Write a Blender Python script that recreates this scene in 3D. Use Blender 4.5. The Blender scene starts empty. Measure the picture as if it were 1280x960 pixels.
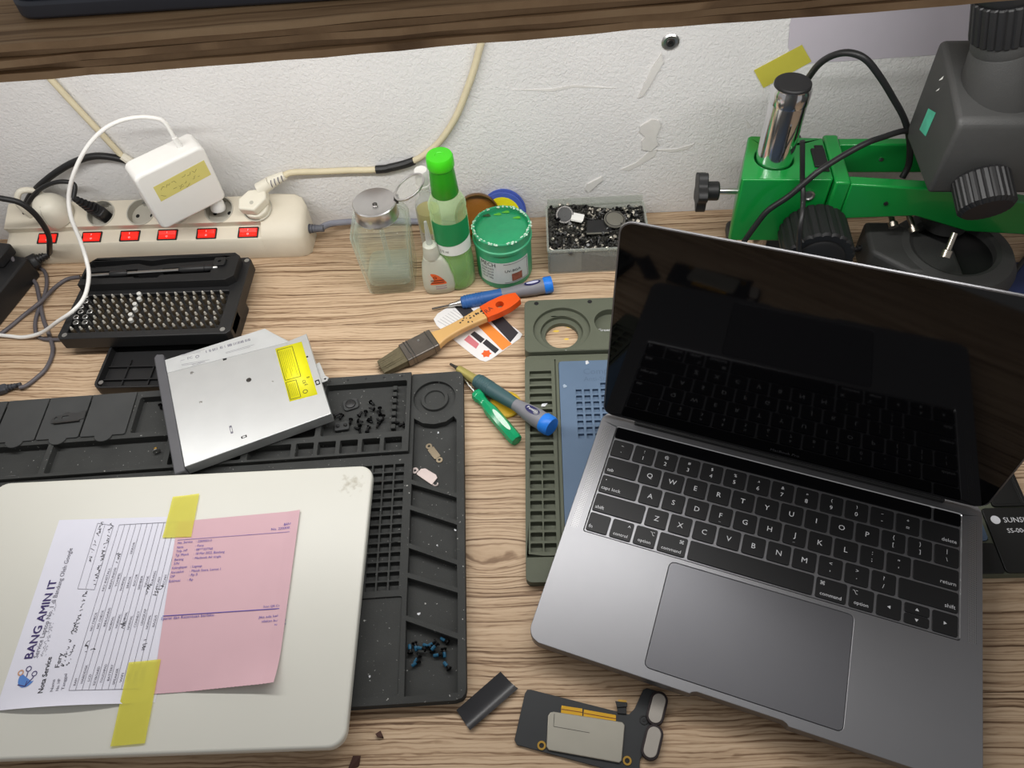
import bpy, bmesh, math, random
from mathutils import Vector, Matrix
from mathutils.geometry import tessellate_polygon
random.seed(7)
scene = bpy.context.scene
COL = scene.collection
S = 0.001                                    # everything below is written in millimetres
# ------------------------------------------------------------------ camera, world, exposure
FOC = 961.5                                  # focal length in pixels of a 1280 x 960 frame
CAM = Vector((36.53, -434.90, 577.0))
RW = Matrix(((0.99826885, 0.00626069, -0.05848167),
             (-0.03016238, -0.79912034, -0.60041395),
             (-0.05049290, 0.60113849, -0.79754811)))   # world -> camera rows: right, down, forward
cd = bpy.data.cameras.new('camera'); cam = bpy.data.objects.new('camera', cd); COL.objects.link(cam)
cd.sensor_width = 36; cd.lens = FOC * 36 / 1280; cd.clip_start = 0.01; cd.clip_end = 20
m = Matrix.Identity(4)
for i in range(3):
    m[i][0] = RW[0][i]; m[i][1] = -RW[1][i]; m[i][2] = -RW[2][i]; m[i][3] = CAM[i] * S
cam.matrix_world = m
scene.camera = cam
scene.view_settings.view_transform = 'Standard'; scene.view_settings.look = 'None'
scene.view_settings.gamma = 1; scene.view_settings.use_curve_mapping = False
scene.view_settings.exposure = 0.0
w = bpy.data.worlds.new('room_light'); scene.world = w; w.use_nodes = True
w.node_tree.nodes['Background'].inputs[0].default_value = (1.0, 0.985, 0.975, 1)
w.node_tree.nodes['Background'].inputs[1].default_value = 0.31
LAMP_W = 2.55                                 # power of the lamp under the shelf
WALL_Y = 233.5
SHELF_Z = 390.0

# ------------------------------------------------------------------ pixel -> place
def ray(px, py):
    return RW.transposed() @ Vector(((px - 640) / FOC, (py - 480) / FOC, 1.0))
def bp(px, py, z=0.0):
    d = ray(px, py); s = (z - CAM.z) / d.z; return CAM + d * s
def bw(px, py, y=WALL_Y):
    d = ray(px, py); s = (y - CAM.y) / d.y; return CAM + d * s

# ------------------------------------------------------------------ materials
def lin(c):
    def f(u):
        u /= 255.0
        return u / 12.92 if u <= 0.04045 else ((u + 0.055) / 1.055) ** 2.4
    return (f(c[0]), f(c[1]), f(c[2]), 1)
MATS = {}
def mat(name, col, rough=0.5, metal=0.0, var=0.12, nscale=60, bump=0.0, bscale=400, spec=0.5, trans=0.0, ior=1.45, emit=None, estr=0.0, coat=0.0):
    if name in MATS: return MATS[name]
    M = bpy.data.materials.new(name); M.use_nodes = True
    nt = M.node_tree; b = nt.nodes['Principled BSDF']
    tc = nt.nodes.new('ShaderNodeTexCoord')
    n = nt.nodes.new('ShaderNodeTexNoise'); n.inputs['Scale'].default_value = nscale; n.inputs['Detail'].default_value = 4
    nt.links.new(tc.outputs['Object'], n.inputs['Vector'])
    mx = nt.nodes.new('ShaderNodeMix'); mx.data_type = 'RGBA'
    L = lin(col)
    mx.inputs[6].default_value = tuple(max(0, v * (1 - var)) for v in L[:3]) + (1,)
    mx.inputs[7].default_value = tuple(min(1, v * (1 + var)) for v in L[:3]) + (1,)
    nt.links.new(n.outputs['Fac'], mx.inputs[0]); nt.links.new(mx.outputs[2], b.inputs['Base Color'])
    b.inputs['Roughness'].default_value = rough; b.inputs['Metallic'].default_value = metal
    b.inputs['Specular IOR Level'].default_value = spec; b.inputs['IOR'].default_value = ior
    b.inputs['Transmission Weight'].default_value = trans; b.inputs['Coat Weight'].default_value = coat
    if emit:
        b.inputs['Emission Color'].default_value = lin(emit); b.inputs['Emission Strength'].default_value = estr
    if bump:
        n2 = nt.nodes.new('ShaderNodeTexNoise'); n2.inputs['Scale'].default_value = bscale; n2.inputs['Detail'].default_value = 3
        nt.links.new(tc.outputs['Object'], n2.inputs['Vector'])
        bn = nt.nodes.new('ShaderNodeBump'); bn.inputs['Strength'].default_value = bump; bn.inputs['Distance'].default_value = 0.001
        nt.links.new(n2.outputs['Fac'], bn.inputs['Height']); nt.links.new(bn.outputs['Normal'], b.inputs['Normal'])
    MATS[name] = M
    return M
def clear(name, col, opaque=0.15, rough=0.08, surf=None):
    """clear plastic or thin glass: mostly see-through with a Fresnel sheen"""
    if name in MATS: return MATS[name]
    M = bpy.data.materials.new(name); M.use_nodes = True
    nt = M.node_tree; b = nt.nodes['Principled BSDF']; out = nt.nodes['Material Output']
    b.inputs['Base Color'].default_value = lin(surf or col); b.inputs['Roughness'].default_value = rough
    t = nt.nodes.new('ShaderNodeBsdfTransparent'); t.inputs[0].default_value = lin(col)
    lw = nt.nodes.new('ShaderNodeLayerWeight'); lw.inputs[0].default_value = 0.5; fr = nt.nodes.new('ShaderNodeMath'); fr.operation = 'POWER'; fr.inputs[1].default_value = 4.0; nt.links.new(lw.outputs['Facing'], fr.inputs[0])
    tc = nt.nodes.new('ShaderNodeTexCoord'); n = nt.nodes.new('ShaderNodeTexNoise'); n.inputs['Scale'].default_value = 90
    nt.links.new(tc.outputs['Object'], n.inputs['Vector'])
    ad = nt.nodes.new('ShaderNodeMath'); ad.operation = 'MULTIPLY_ADD'; ad.inputs[1].default_value = 0.06; ad.inputs[2].default_value = opaque - 0.03
    nt.links.new(n.outputs['Fac'], ad.inputs[0])
    a2 = nt.nodes.new('ShaderNodeMath'); a2.operation = 'ADD'; a2.use_clamp = True
    nt.links.new(fr.outputs[0], a2.inputs[0]); nt.links.new(ad.outputs[0], a2.inputs[1])
    mx = nt.nodes.new('ShaderNodeMixShader')
    nt.links.new(a2.outputs[0], mx.inputs[0]); nt.links.new(t.outputs[0], mx.inputs[1]); nt.links.new(b.outputs[0], mx.inputs[2])
    nt.links.new(mx.outputs[0], out.inputs[0])
    MATS[name] = M
    return M
def wood(name, ramp, sx, sy, bump=0.15, warp=0.014, lines=70.0, lamt=0.42, knot=None):
    M = bpy.data.materials.new(name); M.use_nodes = True
    nt = M.node_tree; b = nt.nodes['Principled BSDF']; N = nt.nodes.new; K = nt.links.new
    tc = N('ShaderNodeTexCoord'); oi = N('ShaderNodeObjectInfo')
    off = N('ShaderNodeVectorMath'); off.operation = 'MULTIPLY_ADD'
    cmb = N('ShaderNodeCombineXYZ')
    for i in range(3): K(oi.outputs['Random'], cmb.inputs[i])
    K(cmb.outputs[0], off.inputs[0]); off.inputs[1].default_value = (3.1, 1.7, 0.0); K(tc.outputs['Object'], off.inputs[2])
    # slow warp so the grain wanders
    wn = N('ShaderNodeTexNoise'); wn.inputs['Scale'].default_value = 7.0; wn.inputs['Detail'].default_value = 2
    K(off.outputs[0], wn.inputs['Vector'])
    base_out = off.outputs[0]
    if knot:                                        # lines part around a knot at a place on the desk
        ge = N('ShaderNodeNewGeometry'); dk = N('ShaderNodeVectorMath'); dk.operation = 'SUBTRACT'; dk.inputs[1].default_value = knot; K(ge.outputs['Position'], dk.inputs[0])
        dsc = N('ShaderNodeVectorMath'); dsc.operation = 'MULTIPLY'; dsc.inputs[1].default_value = (1 / .030, 1 / .016, 0); K(dk.outputs[0], dsc.inputs[0])
        ln = N('ShaderNodeVectorMath'); ln.operation = 'LENGTH'; K(dsc.outputs[0], ln.inputs[0])
        ex = N('ShaderNodeMapRange'); ex.interpolation_type = 'SMOOTHERSTEP'; ex.inputs[1].default_value = 0; ex.inputs[2].default_value = 2.2; ex.inputs[3].default_value = -.85; ex.inputs[4].default_value = 0; K(ln.outputs['Value'], ex.inputs[0])
        sp = N('ShaderNodeSeparateXYZ'); K(dk.outputs[0], sp.inputs[0]); my = N('ShaderNodeMath'); my.operation = 'MULTIPLY'; K(sp.outputs[1], my.inputs[0]); K(ex.outputs[0], my.inputs[1])
        cy = N('ShaderNodeCombineXYZ'); K(my.outputs[0], cy.inputs[1]); ad = N('ShaderNodeVectorMath'); K(off.outputs[0], ad.inputs[0]); K(cy.outputs[0], ad.inputs[1]); base_out = ad.outputs[0]
    wv = N('ShaderNodeVectorMath'); wv.operation = 'MULTIPLY_ADD'; wv.inputs[1].default_value = (0, warp, 0)
    K(wn.outputs['Color'], wv.inputs[0]); K(base_out, wv.inputs[2])
    mp_pre = N('ShaderNodeMapping'); mp_pre.inputs['Scale'].default_value = (.4, 1, 1); K(wv.outputs[0], mp_pre.inputs['Vector'])
    mp = N('ShaderNodeMapping'); mp.inputs['Scale'].default_value = (sx, sy, sx); K(wv.outputs[0], mp.inputs['Vector'])
    n1 = N('ShaderNodeTexNoise'); n1.inputs['Scale'].default_value = 1; n1.inputs['Detail'].default_value = 7; n1.inputs['Roughness'].default_value = 0.68
    K(mp.outputs[0], n1.inputs['Vector'])
    n2_pre = N('ShaderNodeTexNoise'); n2_pre.inputs['Scale'].default_value = 22; n2_pre.inputs['Detail'].default_value = 3; K(mp_pre.outputs[0], n2_pre.inputs['Vector'])
    mp2 = N('ShaderNodeMapping'); mp2.inputs['Scale'].default_value = (sx * .3, sy * 1.6, sx); K(wv.outputs[0], mp2.inputs['Vector'])
    n2 = N('ShaderNodeTexNoise'); n2.inputs['Scale'].default_value = 1; n2.inputs['Detail'].default_value = 3
    K(mp2.outputs[0], n2.inputs['Vector'])
    # even fine grain lines, broken up by noise
    mp3 = N('ShaderNodeMapping'); mp3.inputs['Scale'].default_value = (0.22, 1, 1); K(wv.outputs[0], mp3.inputs['Vector'])
    wvt = N('ShaderNodeTexWave'); wvt.bands_direction = 'Y'; wvt.inputs['Scale'].default_value = lines; wvt.inputs['Distortion'].default_value = 7.0; wvt.inputs['Detail'].default_value = 3; wvt.inputs['Detail Scale'].default_value = 1.6
    K(mp3.outputs[0], wvt.inputs['Vector'])
    lr = N('ShaderNodeMapRange'); lr.inputs[1].default_value = 0.55; lr.inputs[2].default_value = 0.98; lr.inputs[3].default_value = 0; lr.inputs[4].default_value = lamt; K(wvt.outputs['Fac'], lr.inputs[0])
    lm_ = N('ShaderNodeMath'); lm_.operation = 'MULTIPLY'; K(lr.outputs[0], lm_.inputs[0]); K(n2_pre.outputs['Fac'], lm_.inputs[1])
    # thin dark pores
    pr = N('ShaderNodeMapRange'); pr.inputs[1].default_value = 0.54; pr.inputs[2].default_value = 0.66; pr.inputs[3].default_value = 0; pr.inputs[4].default_value = 0.28
    K(n2.outputs['Fac'], pr.inputs[0])
    sub = N('ShaderNodeMath'); sub.operation = 'SUBTRACT'; K(n1.outputs['Fac'], sub.inputs[0]); K(pr.outputs[0], sub.inputs[1])
    sub0 = sub; sub = N('ShaderNodeMath'); sub.operation = 'SUBTRACT'; K(sub0.outputs[0], sub.inputs[0]); K(lm_.outputs[0], sub.inputs[1])
    cr = N('ShaderNodeValToRGB'); e = cr.color_ramp.elements
    e[0].position = ramp[0][0]; e[0].color = lin(ramp[0][1]); e[1].position = ramp[-1][0]; e[1].color = lin(ramp[-1][1])
    for p, c in ramp[1:-1]:
        q = e.new(p); q.color = lin(c)
    K(sub.outputs[0], cr.inputs[0]); K(cr.outputs[0], b.inputs['Base Color'])
    b.inputs['Roughness'].default_value = 0.55; b.inputs['Specular IOR Level'].default_value = 0.3
    bn = N('ShaderNodeBump'); bn.inputs['Strength'].default_value = bump; bn.inputs['Distance'].default_value = 0.0006
    K(sub.outputs[0], bn.inputs['Height']); K(bn.outputs['Normal'], b.inputs['Normal'])
    MATS[name] = M
    return M
def wall_mat():
    M = bpy.data.materials.new('plaster'); M.use_nodes = True
    nt = M.node_tree; b = nt.nodes['Principled BSDF']; N = nt.nodes.new; K = nt.links.new
    tc = N('ShaderNodeTexCoord')
    n = N('ShaderNodeTexNoise'); n.inputs['Scale'].default_value = 270; n.inputs['Detail'].default_value = 2.5; n.inputs['Distortion'].default_value = 0.9
    K(tc.outputs['Object'], n.inputs['Vector'])
    n3 = N('ShaderNodeTexNoise'); n3.inputs['Scale'].default_value = 12; n3.inputs['Detail'].default_value = 3
    K(tc.outputs['Object'], n3.inputs['Vector'])
    mx = N('ShaderNodeMix'); mx.data_type = 'RGBA'; mx.inputs[6].default_value = lin((218, 217, 216)); mx.inputs[7].default_value = lin((232, 231, 230))
    K(n3.outputs['Fac'], mx.inputs[0]); K(mx.outputs[2], b.inputs['Base Color'])
    b.inputs['Roughness'].default_value = 0.75; b.inputs['Specular IOR Level'].default_value = 0.25
    bn = N('ShaderNodeBump'); bn.inputs['Strength'].default_value = 0.6; bn.inputs['Distance'].default_value = 0.0018
    K(n.outputs['Fac'], bn.inputs['Height']); K(bn.outputs['Normal'], b.inputs['Normal'])
    MATS['plaster'] = M
    return M

# ------------------------------------------------------------------ mesh builder
def rrect(cx, cy, w, h, r, n=4):
    out = []
    for k, (sx, sy) in enumerate(((1, 1), (-1, 1), (-1, -1), (1, -1))):
        for i in range(n + 1):
            a = math.pi / 2 * (k + i / n)
            out.append((cx + sx * (w / 2 - r) + r * math.cos(a), cy + sy * (h / 2 - r) + r * math.sin(a)))
    return out
def circ(cx, cy, r, n=32, ry=None):
    return [(cx + r * math.cos(2 * math.pi * i / n), cy + (ry or r) * math.sin(2 * math.pi * i / n)) for i in range(n)]
def smooth_path(pts, k=8):
    P = [Vector(p) for p in pts]
    if len(P) < 3: return P
    P = [P[0] * 2 - P[1]] + P + [P[-1] * 2 - P[-2]]
    out = []
    for i in range(1, len(P) - 2):
        p0, p1, p2, p3 = P[i - 1:i + 3]
        for j in range(k):
            t = j / k
            out.append(0.5 * ((2 * p1) + (-p0 + p2) * t + (2 * p0 - 5 * p1 + 4 * p2 - p3) * t * t + (-p0 + 3 * p1 - 3 * p2 + p3) * t ** 3))
    out.append(P[-2]); return out
TEXT = {}
BOLD = 0.0
def text_mesh(s, key=None):
    key = (s, BOLD)
    if key not in TEXT:
        c = bpy.data.curves.new('t', 'FONT'); c.body = s; c.size = 1.0; c.resolution_u = 2; c.offset = BOLD
        o = bpy.data.objects.new('t', c); COL.objects.link(o)
        me = o.to_mesh()
        TEXT[key] = ([tuple(v.co) for v in me.vertices], [tuple(p.vertices) for p in me.polygons])
        o.to_mesh_clear(); bpy.data.objects.remove(o); bpy.data.curves.remove(c)
    return TEXT[key]
class MB:
    def __init__(s): s.v = []; s.f = []
    def add(s, v, f):
        o = len(s.v); s.v += [Vector(p) for p in v]; s.f += [tuple(i + o for i in q) for q in f]; return s
    def merge(s, b, M=None):
        return s.add([(M @ p if M else p) for p in b.v], b.f)
    def xf(s, M): s.v = [M @ p for p in s.v]; return s
    def box(s, x0, x1, y0, y1, z0, z1): return s.prism([(x0, y0), (x1, y0), (x1, y1), (x0, y1)], z0, z1)
    def prism(s, P, z0, z1):
        n = len(P)
        return s.add([(p[0], p[1], z0) for p in P] + [(p[0], p[1], z1) for p in P],
                     [tuple(range(n - 1, -1, -1)), tuple(range(n, 2 * n))] + [(i, (i + 1) % n, n + (i + 1) % n, n + i) for i in range(n)])
    def flat(s, P, z): return s.add([(p[0], p[1], z) for p in P], [tuple(range(len(P)))])
    def plate(s, outer, holes, z0, z1):
        def cap(polys, z):
            L = [[Vector((p[0], p[1], 0)) for p in q] for q in polys]
            s.add([(p.x, p.y, z) for q in L for p in q], [tuple(t) for t in tessellate_polygon(L)])
        def wall(P, a, b):
            n = len(P); s.add([(p[0], p[1], a) for p in P] + [(p[0], p[1], b) for p in P], [(i, (i + 1) % n, n + (i + 1) % n, n + i) for i in range(n)])
        cap([outer] + [h[0] for h in holes], z1)
        cap([outer] + [h[0] for h in holes if h[1] is None], z0)
        wall(outer, z0, z1)
        for P, fz in holes:
            wall(P, z0 if fz is None else fz, z1)
            if fz is not None: s.flat(P, fz)
        return s
    def lathe(s, prof, n=32, cx=0, cy=0, cap=True):
        v = []; f = []
        for r, z in prof:
            v += [(cx + r * math.cos(2 * math.pi * i / n), cy + r * math.sin(2 * math.pi * i / n), z) for i in range(n)]
        for k in range(len(prof) - 1):
            f += [(k * n + i, k * n + (i + 1) % n, (k + 1) * n + (i + 1) % n, (k + 1) * n + i) for i in range(n)]
        if cap and prof[0][0] > 1e-6: f.append(tuple(range(n - 1, -1, -1)))
        if cap and prof[-1][0] > 1e-6: f.append(tuple(range((len(prof) - 1) * n, len(prof) * n)))
        return s.add(v, f)
    def spin(s, prof, p0, p1, n=20):
        """lathe profile (r, t in mm along p0->p1)"""
        p0 = Vector(p0); d = (Vector(p1) - p0).normalized()
        q = Vector((0, 0, 1)).rotation_difference(d).to_matrix().to_4x4(); q.translation = p0
        return s.merge(MB().lathe(prof, n), q)
    def cyl(s, p0, p1, r0, r1=None, n=16):
        return s.spin([(r0, 0), (r0 if r1 is None else r1, (Vector(p1) - Vector(p0)).length)], p0, p1, n)
    def tube(s, pts, r, n=8, k=8, sm=True, flat=1.0):
        P = smooth_path(pts, k) if sm else [Vector(p) for p in pts]
        v = []; f = []; up = Vector((0, 0, 1)); a = None
        for i, p in enumerate(P):
            d = (P[min(i + 1, len(P) - 1)] - P[max(i - 1, 0)]).normalized()
            if a is None: a = d.orthogonal().normalized()
            a = (a - d * a.dot(d)).normalized(); b = d.cross(a)
            v += [p + (a * math.cos(2 * math.pi * j / n) + b * math.sin(2 * math.pi * j / n) * flat) * r for j in range(n)]
        for i in range(len(P) - 1):
            f += [(i * n + j, i * n + (j + 1) % n, (i + 1) * n + (j + 1) % n, (i + 1) * n + j) for j in range(n)]
        f += [tuple(range(n)), tuple(range((len(P) - 1) * n, len(P) * n))]
        return s.add(v, f)
    def loft(s, rings, cap=True):
        n = len(rings[0]); o = []
        for R in rings: o += R
        f = [(k * n + i, k * n + (i + 1) % n, (k + 1) * n + (i + 1) % n, (k + 1) * n + i) for k in range(len(rings) - 1) for i in range(n)]
        if cap: f += [tuple(range(n - 1, -1, -1)), tuple(range((len(rings) - 1) * n, len(rings) * n))]
        return s.add(o, f)
    def text(s, t, x, y, z, size, ang=0.0, align='L', width=None, valign='B'):
        v, f = text_mesh(t)
        if not v: return s
        x0 = min(p[0] for p in v); x1 = max(p[0] for p in v)
        kx = size if width is None else width / max(1e-6, (x1 - x0)); ky = size
        ox = {'L': x0, 'C': (x0 + x1) / 2, 'R': x1}[align]
        oy = 0.0 if valign == 'B' else (min(p[1] for p in v) + max(p[1] for p in v)) / 2
        ca, sa = math.cos(ang), math.sin(ang)
        return s.add([(x + (p[0] - ox) * kx * ca - (p[1] - oy) * ky * sa, y + (p[0] - ox) * kx * sa + (p[1] - oy) * ky * ca, z) for p in v], f)
    def ptext(s, t, a, b, z, size):
        """text from pixel a to pixel b lying on the plane at height z"""
        A = bp(a[0], a[1], z); B = bp(b[0], b[1], z); d = B - A
        return s.text(t, A.x, A.y, z, size, math.atan2(d.y, d.x), 'L', d.length)
    def line(s, a, b, wd, z):
        a = Vector(a[:2]); b = Vector(b[:2]); d = (b - a).normalized() * (wd / 2); n = Vector((-d.y, d.x))
        return s.flat([a + n, a - n, b - n, b + n], z)
    def pline(s, a, b, wd, z):
        return s.line(bp(a[0], a[1], z), bp(b[0], b[1], z), wd, z)
    def scribble(s, a, b, z, h, wd=0.35, step=1.1, seed=0):
        """handwriting from pixel a to pixel b: a running pen stroke"""
        R = random.Random(seed); A = bp(a[0], a[1], z); B = bp(b[0], b[1], z); d = (B - A).xy; L = d.length; d.normalize(); n = Vector((-d.y, d.x))
        t = 0; last = None
        while t < L:
            if R.random() < 0.13: last = None; t += step * 1.2; continue
            p = A.xy + d * (t + R.uniform(-.5, .5)) + n * (h * R.choice((0, .05, .5, .6, 1.0)) * R.uniform(.7, 1.1))
            if last is not None: s.line(last, p, wd, z)
            last = p; t += step * R.uniform(.4, 1)
        return s
def build(name, mb, material, parent=None, smooth=35, bevel=0.0, bseg=2, solid=0.0):
    me = bpy.data.meshes.new(name)
    me.from_pydata([tuple(p * S) for p in mb.v], [], mb.f)
    bm = bmesh.new(); bm.from_mesh(me); bmesh.ops.remove_doubles(bm, verts=bm.verts, dist=1e-7)
    bmesh.ops.recalc_face_normals(bm, faces=bm.faces); bm.to_mesh(me); bm.free()
    if smooth:
        me.polygons.foreach_set('use_smooth', [True] * len(me.polygons)); me.set_sharp_from_angle(angle=math.radians(smooth))
    me.materials.append(material)
    o = bpy.data.objects.new(name, me); COL.objects.link(o)
    if parent: o.parent = parent
    if solid:
        q = o.modifiers.new('thick', 'SOLIDIFY'); q.thickness = solid * S; q.offset = 1
    if bevel:
        q = o.modifiers.new('bevel', 'BEVEL'); q.width = bevel * S; q.segments = bseg; q.limit_method = 'ANGLE'; q.angle_limit = math.radians(40); q.harden_normals = False
    return o
def tag(o, label, cat, group=None):
    o['label'] = label; o['category'] = cat
    if group: o['group'] = group
    return o
def thing(name, label, cat, loc=(0, 0, 0), rotz=0.0, group=None):
    o = bpy.data.objects.new(name, None); COL.objects.link(o); o.empty_display_size = 0.01
    o.location = Vector(loc) * S; o.rotation_euler = (0, 0, math.radians(rotz)); return tag(o, label, cat, group)
def struct(o): o['kind'] = 'structure'; return o
def copy_tree(o, parent=None):
    c = o.copy(); COL.objects.link(c)
    if parent: c.parent = parent
    for ch in o.children: copy_tree(ch, c)
    return c
#@@MATS
# ------------------------------------------------------------------ shared materials
M_oak = wood('oak_laminate', [(0.06, (96, 72, 52)), (0.25, (142, 115, 89)), (0.38, (180, 153, 124)), (0.52, (198, 172, 143)), (0.75, (210, 186, 157))], 7, 230, 0.2, 0.016, 92.0, 0.30, tuple(bp(612, 692, 0) * S))
M_ply = wood('plywood_edge', [(0.05, (98, 74, 52)), (0.35, (146, 118, 88)), (0.5, (168, 138, 105)), (0.75, (186, 158, 124))], 6, 160, 0.8, 0.014, 40.0, 0.12)
M_ply2 = wood('plywood_core', [(0.05, (80, 60, 42)), (0.35, (124, 98, 72)), (0.5, (144, 116, 86)), (0.75, (166, 138, 106))], 8, 120, 1.0, 0.014, 40.0, 0.12)
M_wall = wall_mat()
M_flake = mat('peeling_paint', (218, 216, 212), 0.6, bump=0.2, bscale=90)
M_rubber = mat('black_silicone', (58, 59, 58), 0.75, var=0.25, nscale=40, bump=0.15, bscale=700, spec=0.3)
def dusty(M, amt):
    nt = M.node_tree; b = nt.nodes['Principled BSDF']; src = b.inputs['Base Color'].links[0].from_socket
    tc = nt.nodes.new('ShaderNodeTexCoord'); v = nt.nodes.new('ShaderNodeTexNoise'); v.inputs['Scale'].default_value = 420; v.inputs['Detail'].default_value = 2; nt.links.new(tc.outputs['Object'], v.inputs['Vector'])
    r = nt.nodes.new('ShaderNodeMapRange'); r.inputs[1].default_value = .70; r.inputs[2].default_value = .78; r.inputs[3].default_value = 0; r.inputs[4].default_value = amt; nt.links.new(v.outputs['Fac'], r.inputs[0])
    mx = nt.nodes.new('ShaderNodeMix'); mx.data_type = 'RGBA'; nt.links.new(r.outputs[0], mx.inputs[0]); nt.links.new(src, mx.inputs[6]); mx.inputs[7].default_value = lin((190, 190, 186)); nt.links.new(mx.outputs[2], b.inputs['Base Color'])
dusty(M_rubber, .8)
M_rubber2 = mat('black_silicone_lid', (64, 65, 65), 0.7, var=0.2, nscale=40, spec=0.3)
M_blkpl = mat('black_plastic', (30, 30, 31), 0.45, var=0.2, bump=0.08, bscale=900)
M_blkmat = mat('black_matte', (22, 22, 23), 0.6, var=0.2)
M_darkgrey = mat('dark_grey_plastic', (64, 66, 72), 0.5)
M_greyrub = mat('grey_cable', (92, 88, 92), 0.5)
M_whitepl = mat('white_plastic', (236, 235, 231), 0.32, var=0.03, spec=0.5)
M_ivory = mat('ivory_plastic', (222, 214, 196), 0.42, var=0.05, spec=0.4)
M_ivory2 = mat('ivory_plug', (226, 221, 205), 0.4, var=0.05)
M_beige = mat('beige_cable', (214, 203, 172), 0.5, var=0.08)
M_steel = mat('steel', (196, 196, 194), 0.28, 1.0, var=0.1)
M_chrome = mat('chrome', (228, 228, 230), 0.12, 1.0, var=0.02)
M_dsteel = mat('dark_steel', (92, 90, 88), 0.35, 1.0, var=0.2)
M_brass = mat('brass', (200, 160, 80), 0.35, 1.0)
M_alu = mat('space_grey_aluminium', (143, 143, 146), 0.44, 1.0, var=0.02, bump=0.03, bscale=4000)
M_tpad = mat('trackpad_glass', (114, 114, 118), 0.42, 0.85, var=0.02)
M_screen = mat('black_glass', (4, 4, 6), 0.04, var=0.05, spec=0.5, nscale=5)
M_key = mat('key_black', (18, 18, 20), 0.5, var=0.1)
M_legend = mat('key_legend', (215, 216, 220), 0.6, var=0.02)
M_red = mat('red_lamp_switch', (226, 40, 30), 0.2, emit=(255, 40, 26), estr=0.55, var=0.1)
M_tape = clear('yellow_masking_tape', (244, 238, 130), 0.6, 0.5, (226, 220, 96))
M_ytape2 = mat('yellow_label_tape', (216, 206, 122), 0.6, var=0.05)
M_ink = mat('black_ink', (38, 36, 42), 0.7, var=0.05)
M_inkgrey = mat('grey_ink', (112, 110, 122), 0.7, var=0.05)
M_inkblue = mat('violet_ink', (92, 80, 168), 0.7, var=0.05)
M_inknavy = mat('navy_ink', (62, 50, 104), 0.7, var=0.05)
M_paper = mat('white_paper', (222, 222, 234), 0.8, var=0.02, spec=0.1)
M_pink = mat('pink_paper', (212, 176, 184), 0.8, var=0.03, spec=0.1)
M_green = mat('green_enamel', (14, 132, 54), 0.3, var=0.06, coat=0.3)
M_matgr = mat('olive_grey_silicone', (92, 96, 82), 0.65, var=0.1, bump=0.1, bscale=600, spec=0.3)
M_matdk = mat('dark_silicone', (11, 12, 11), 0.5, var=0.1)
M_bluepad = mat('slate_blue_silicone', (92, 112, 136), 0.6, var=0.12, nscale=30, spec=0.35)
M_bluemat = mat('navy_blue_mat', (48, 62, 110), 0.6)
#@@STRUCT
# ------------------------------------------------------------------ wall, desk, shelf, lamp
wb = build('wall_back', MB().box(-1100, 1100, WALL_Y, WALL_Y + 60, -720, 900), M_wall); struct(wb)
def wall_poly(name, px, y0, th, material, parent, jit=0):
    P = [bw(x, y, WALL_Y) for x, y in px]
    n = len(P); b = MB()
    b.add([(p.x, y0, p.z) for p in P] + [(p.x, y0 - th, p.z) for p in P],
          [tuple(range(n)), tuple(range(n, 2 * n))] + [(i, (i + 1) % n, n + (i + 1) % n, n + i) for i in range(n)])
    return build(name, b, material, parent, smooth=20)
for k, pg in enumerate([
        [(827, 66), (829, 77), (821, 90), (812, 106), (803, 119), (797, 122), (806, 104), (814, 86)],
        [(800, 157), (815, 148), (824, 150), (826, 156), (820, 170), (822, 180), (813, 188), (803, 186), (802, 175), (807, 170), (800, 164)],
        [(734, 229), (752, 220), (753, 224), (736, 239), (732, 236)],
        [(822, 186), (818, 195), (800, 206), (786, 213), (775, 212), (795, 203), (810, 190)],
        [(818, 187), (845, 186), (862, 181), (868, 179), (860, 186), (840, 190)],
        [(640, 112), (690, 111), (716, 106), (770, 110), (716, 109), (690, 114)],
        [(933, 150), (939, 158), (934, 160)]]):
    wall_poly('paint_flake', pg, WALL_Y + 0.5, 2.4 if k < 3 else 1.2, M_flake, wb)
fl = build('floor', MB().box(-1100, 1100, -1500, WALL_Y, -740, -720), mat('floor_tile', (150, 145, 138), 0.5)); struct(fl)
desk = thing('desk', 'light oak laminate workbench against the white wall', 'desk', (0, 0, -25))
PW = 91.0
build('plank', MB().box(-900, 900, 173.2, WALL_Y - 0.4, 0, 25), M_oak, desk, bevel=0.35, bseg=1)
p0 = None
for k in range(7):
    if p0 is None: p0 = o = build('plank', MB().box(-900, 900, 0.2, PW - 0.2, 0, 25), M_oak, desk, bevel=0.35, bseg=1)
    else: o = p0.copy(); COL.objects.link(o); o.parent = desk
    o.location = (0, (82 - PW * k) * S, 0)
for sx in (-860, 860):
    for sy in (-400, 150):
        build('leg', MB().box(sx - 25, sx + 25, sy - 25, sy + 25, -695, 0), M_dsteel, desk, bevel=2)
# shelf: plywood board over the desk, a little skewed to the wall
sa = math.radians(3.17)
shelf = thing('shelf', 'rough brown plywood shelf board above the workbench', 'shelf', (0, -98.6, SHELF_Z), 3.17)
zz = 0.0
R = random.Random(3)
for k, t in enumerate((4.0, 3.4, 3.6, 3.4, 3.6)):
    xs = [-640 + i * 18 for i in range(75)]
    off = [R.uniform(-0.5, 0.9) + (1.3 if k % 2 else 0) + (0.8 * math.sin(x * .021 + k * 2)) for x in xs]
    if k == 1:
        for i, x in enumerate(xs):
            if -350 < x < -180: off[i] += 2.5
    P = [(x, o_) for x, o_ in zip(xs, off)] + [(xs[-1], 290), (xs[0], 290)]
    build('ply', MB().prism(P, zz, zz + t - 0.25), M_ply if k % 2 == 0 else M_ply2, shelf, smooth=50)
    zz += t
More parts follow.
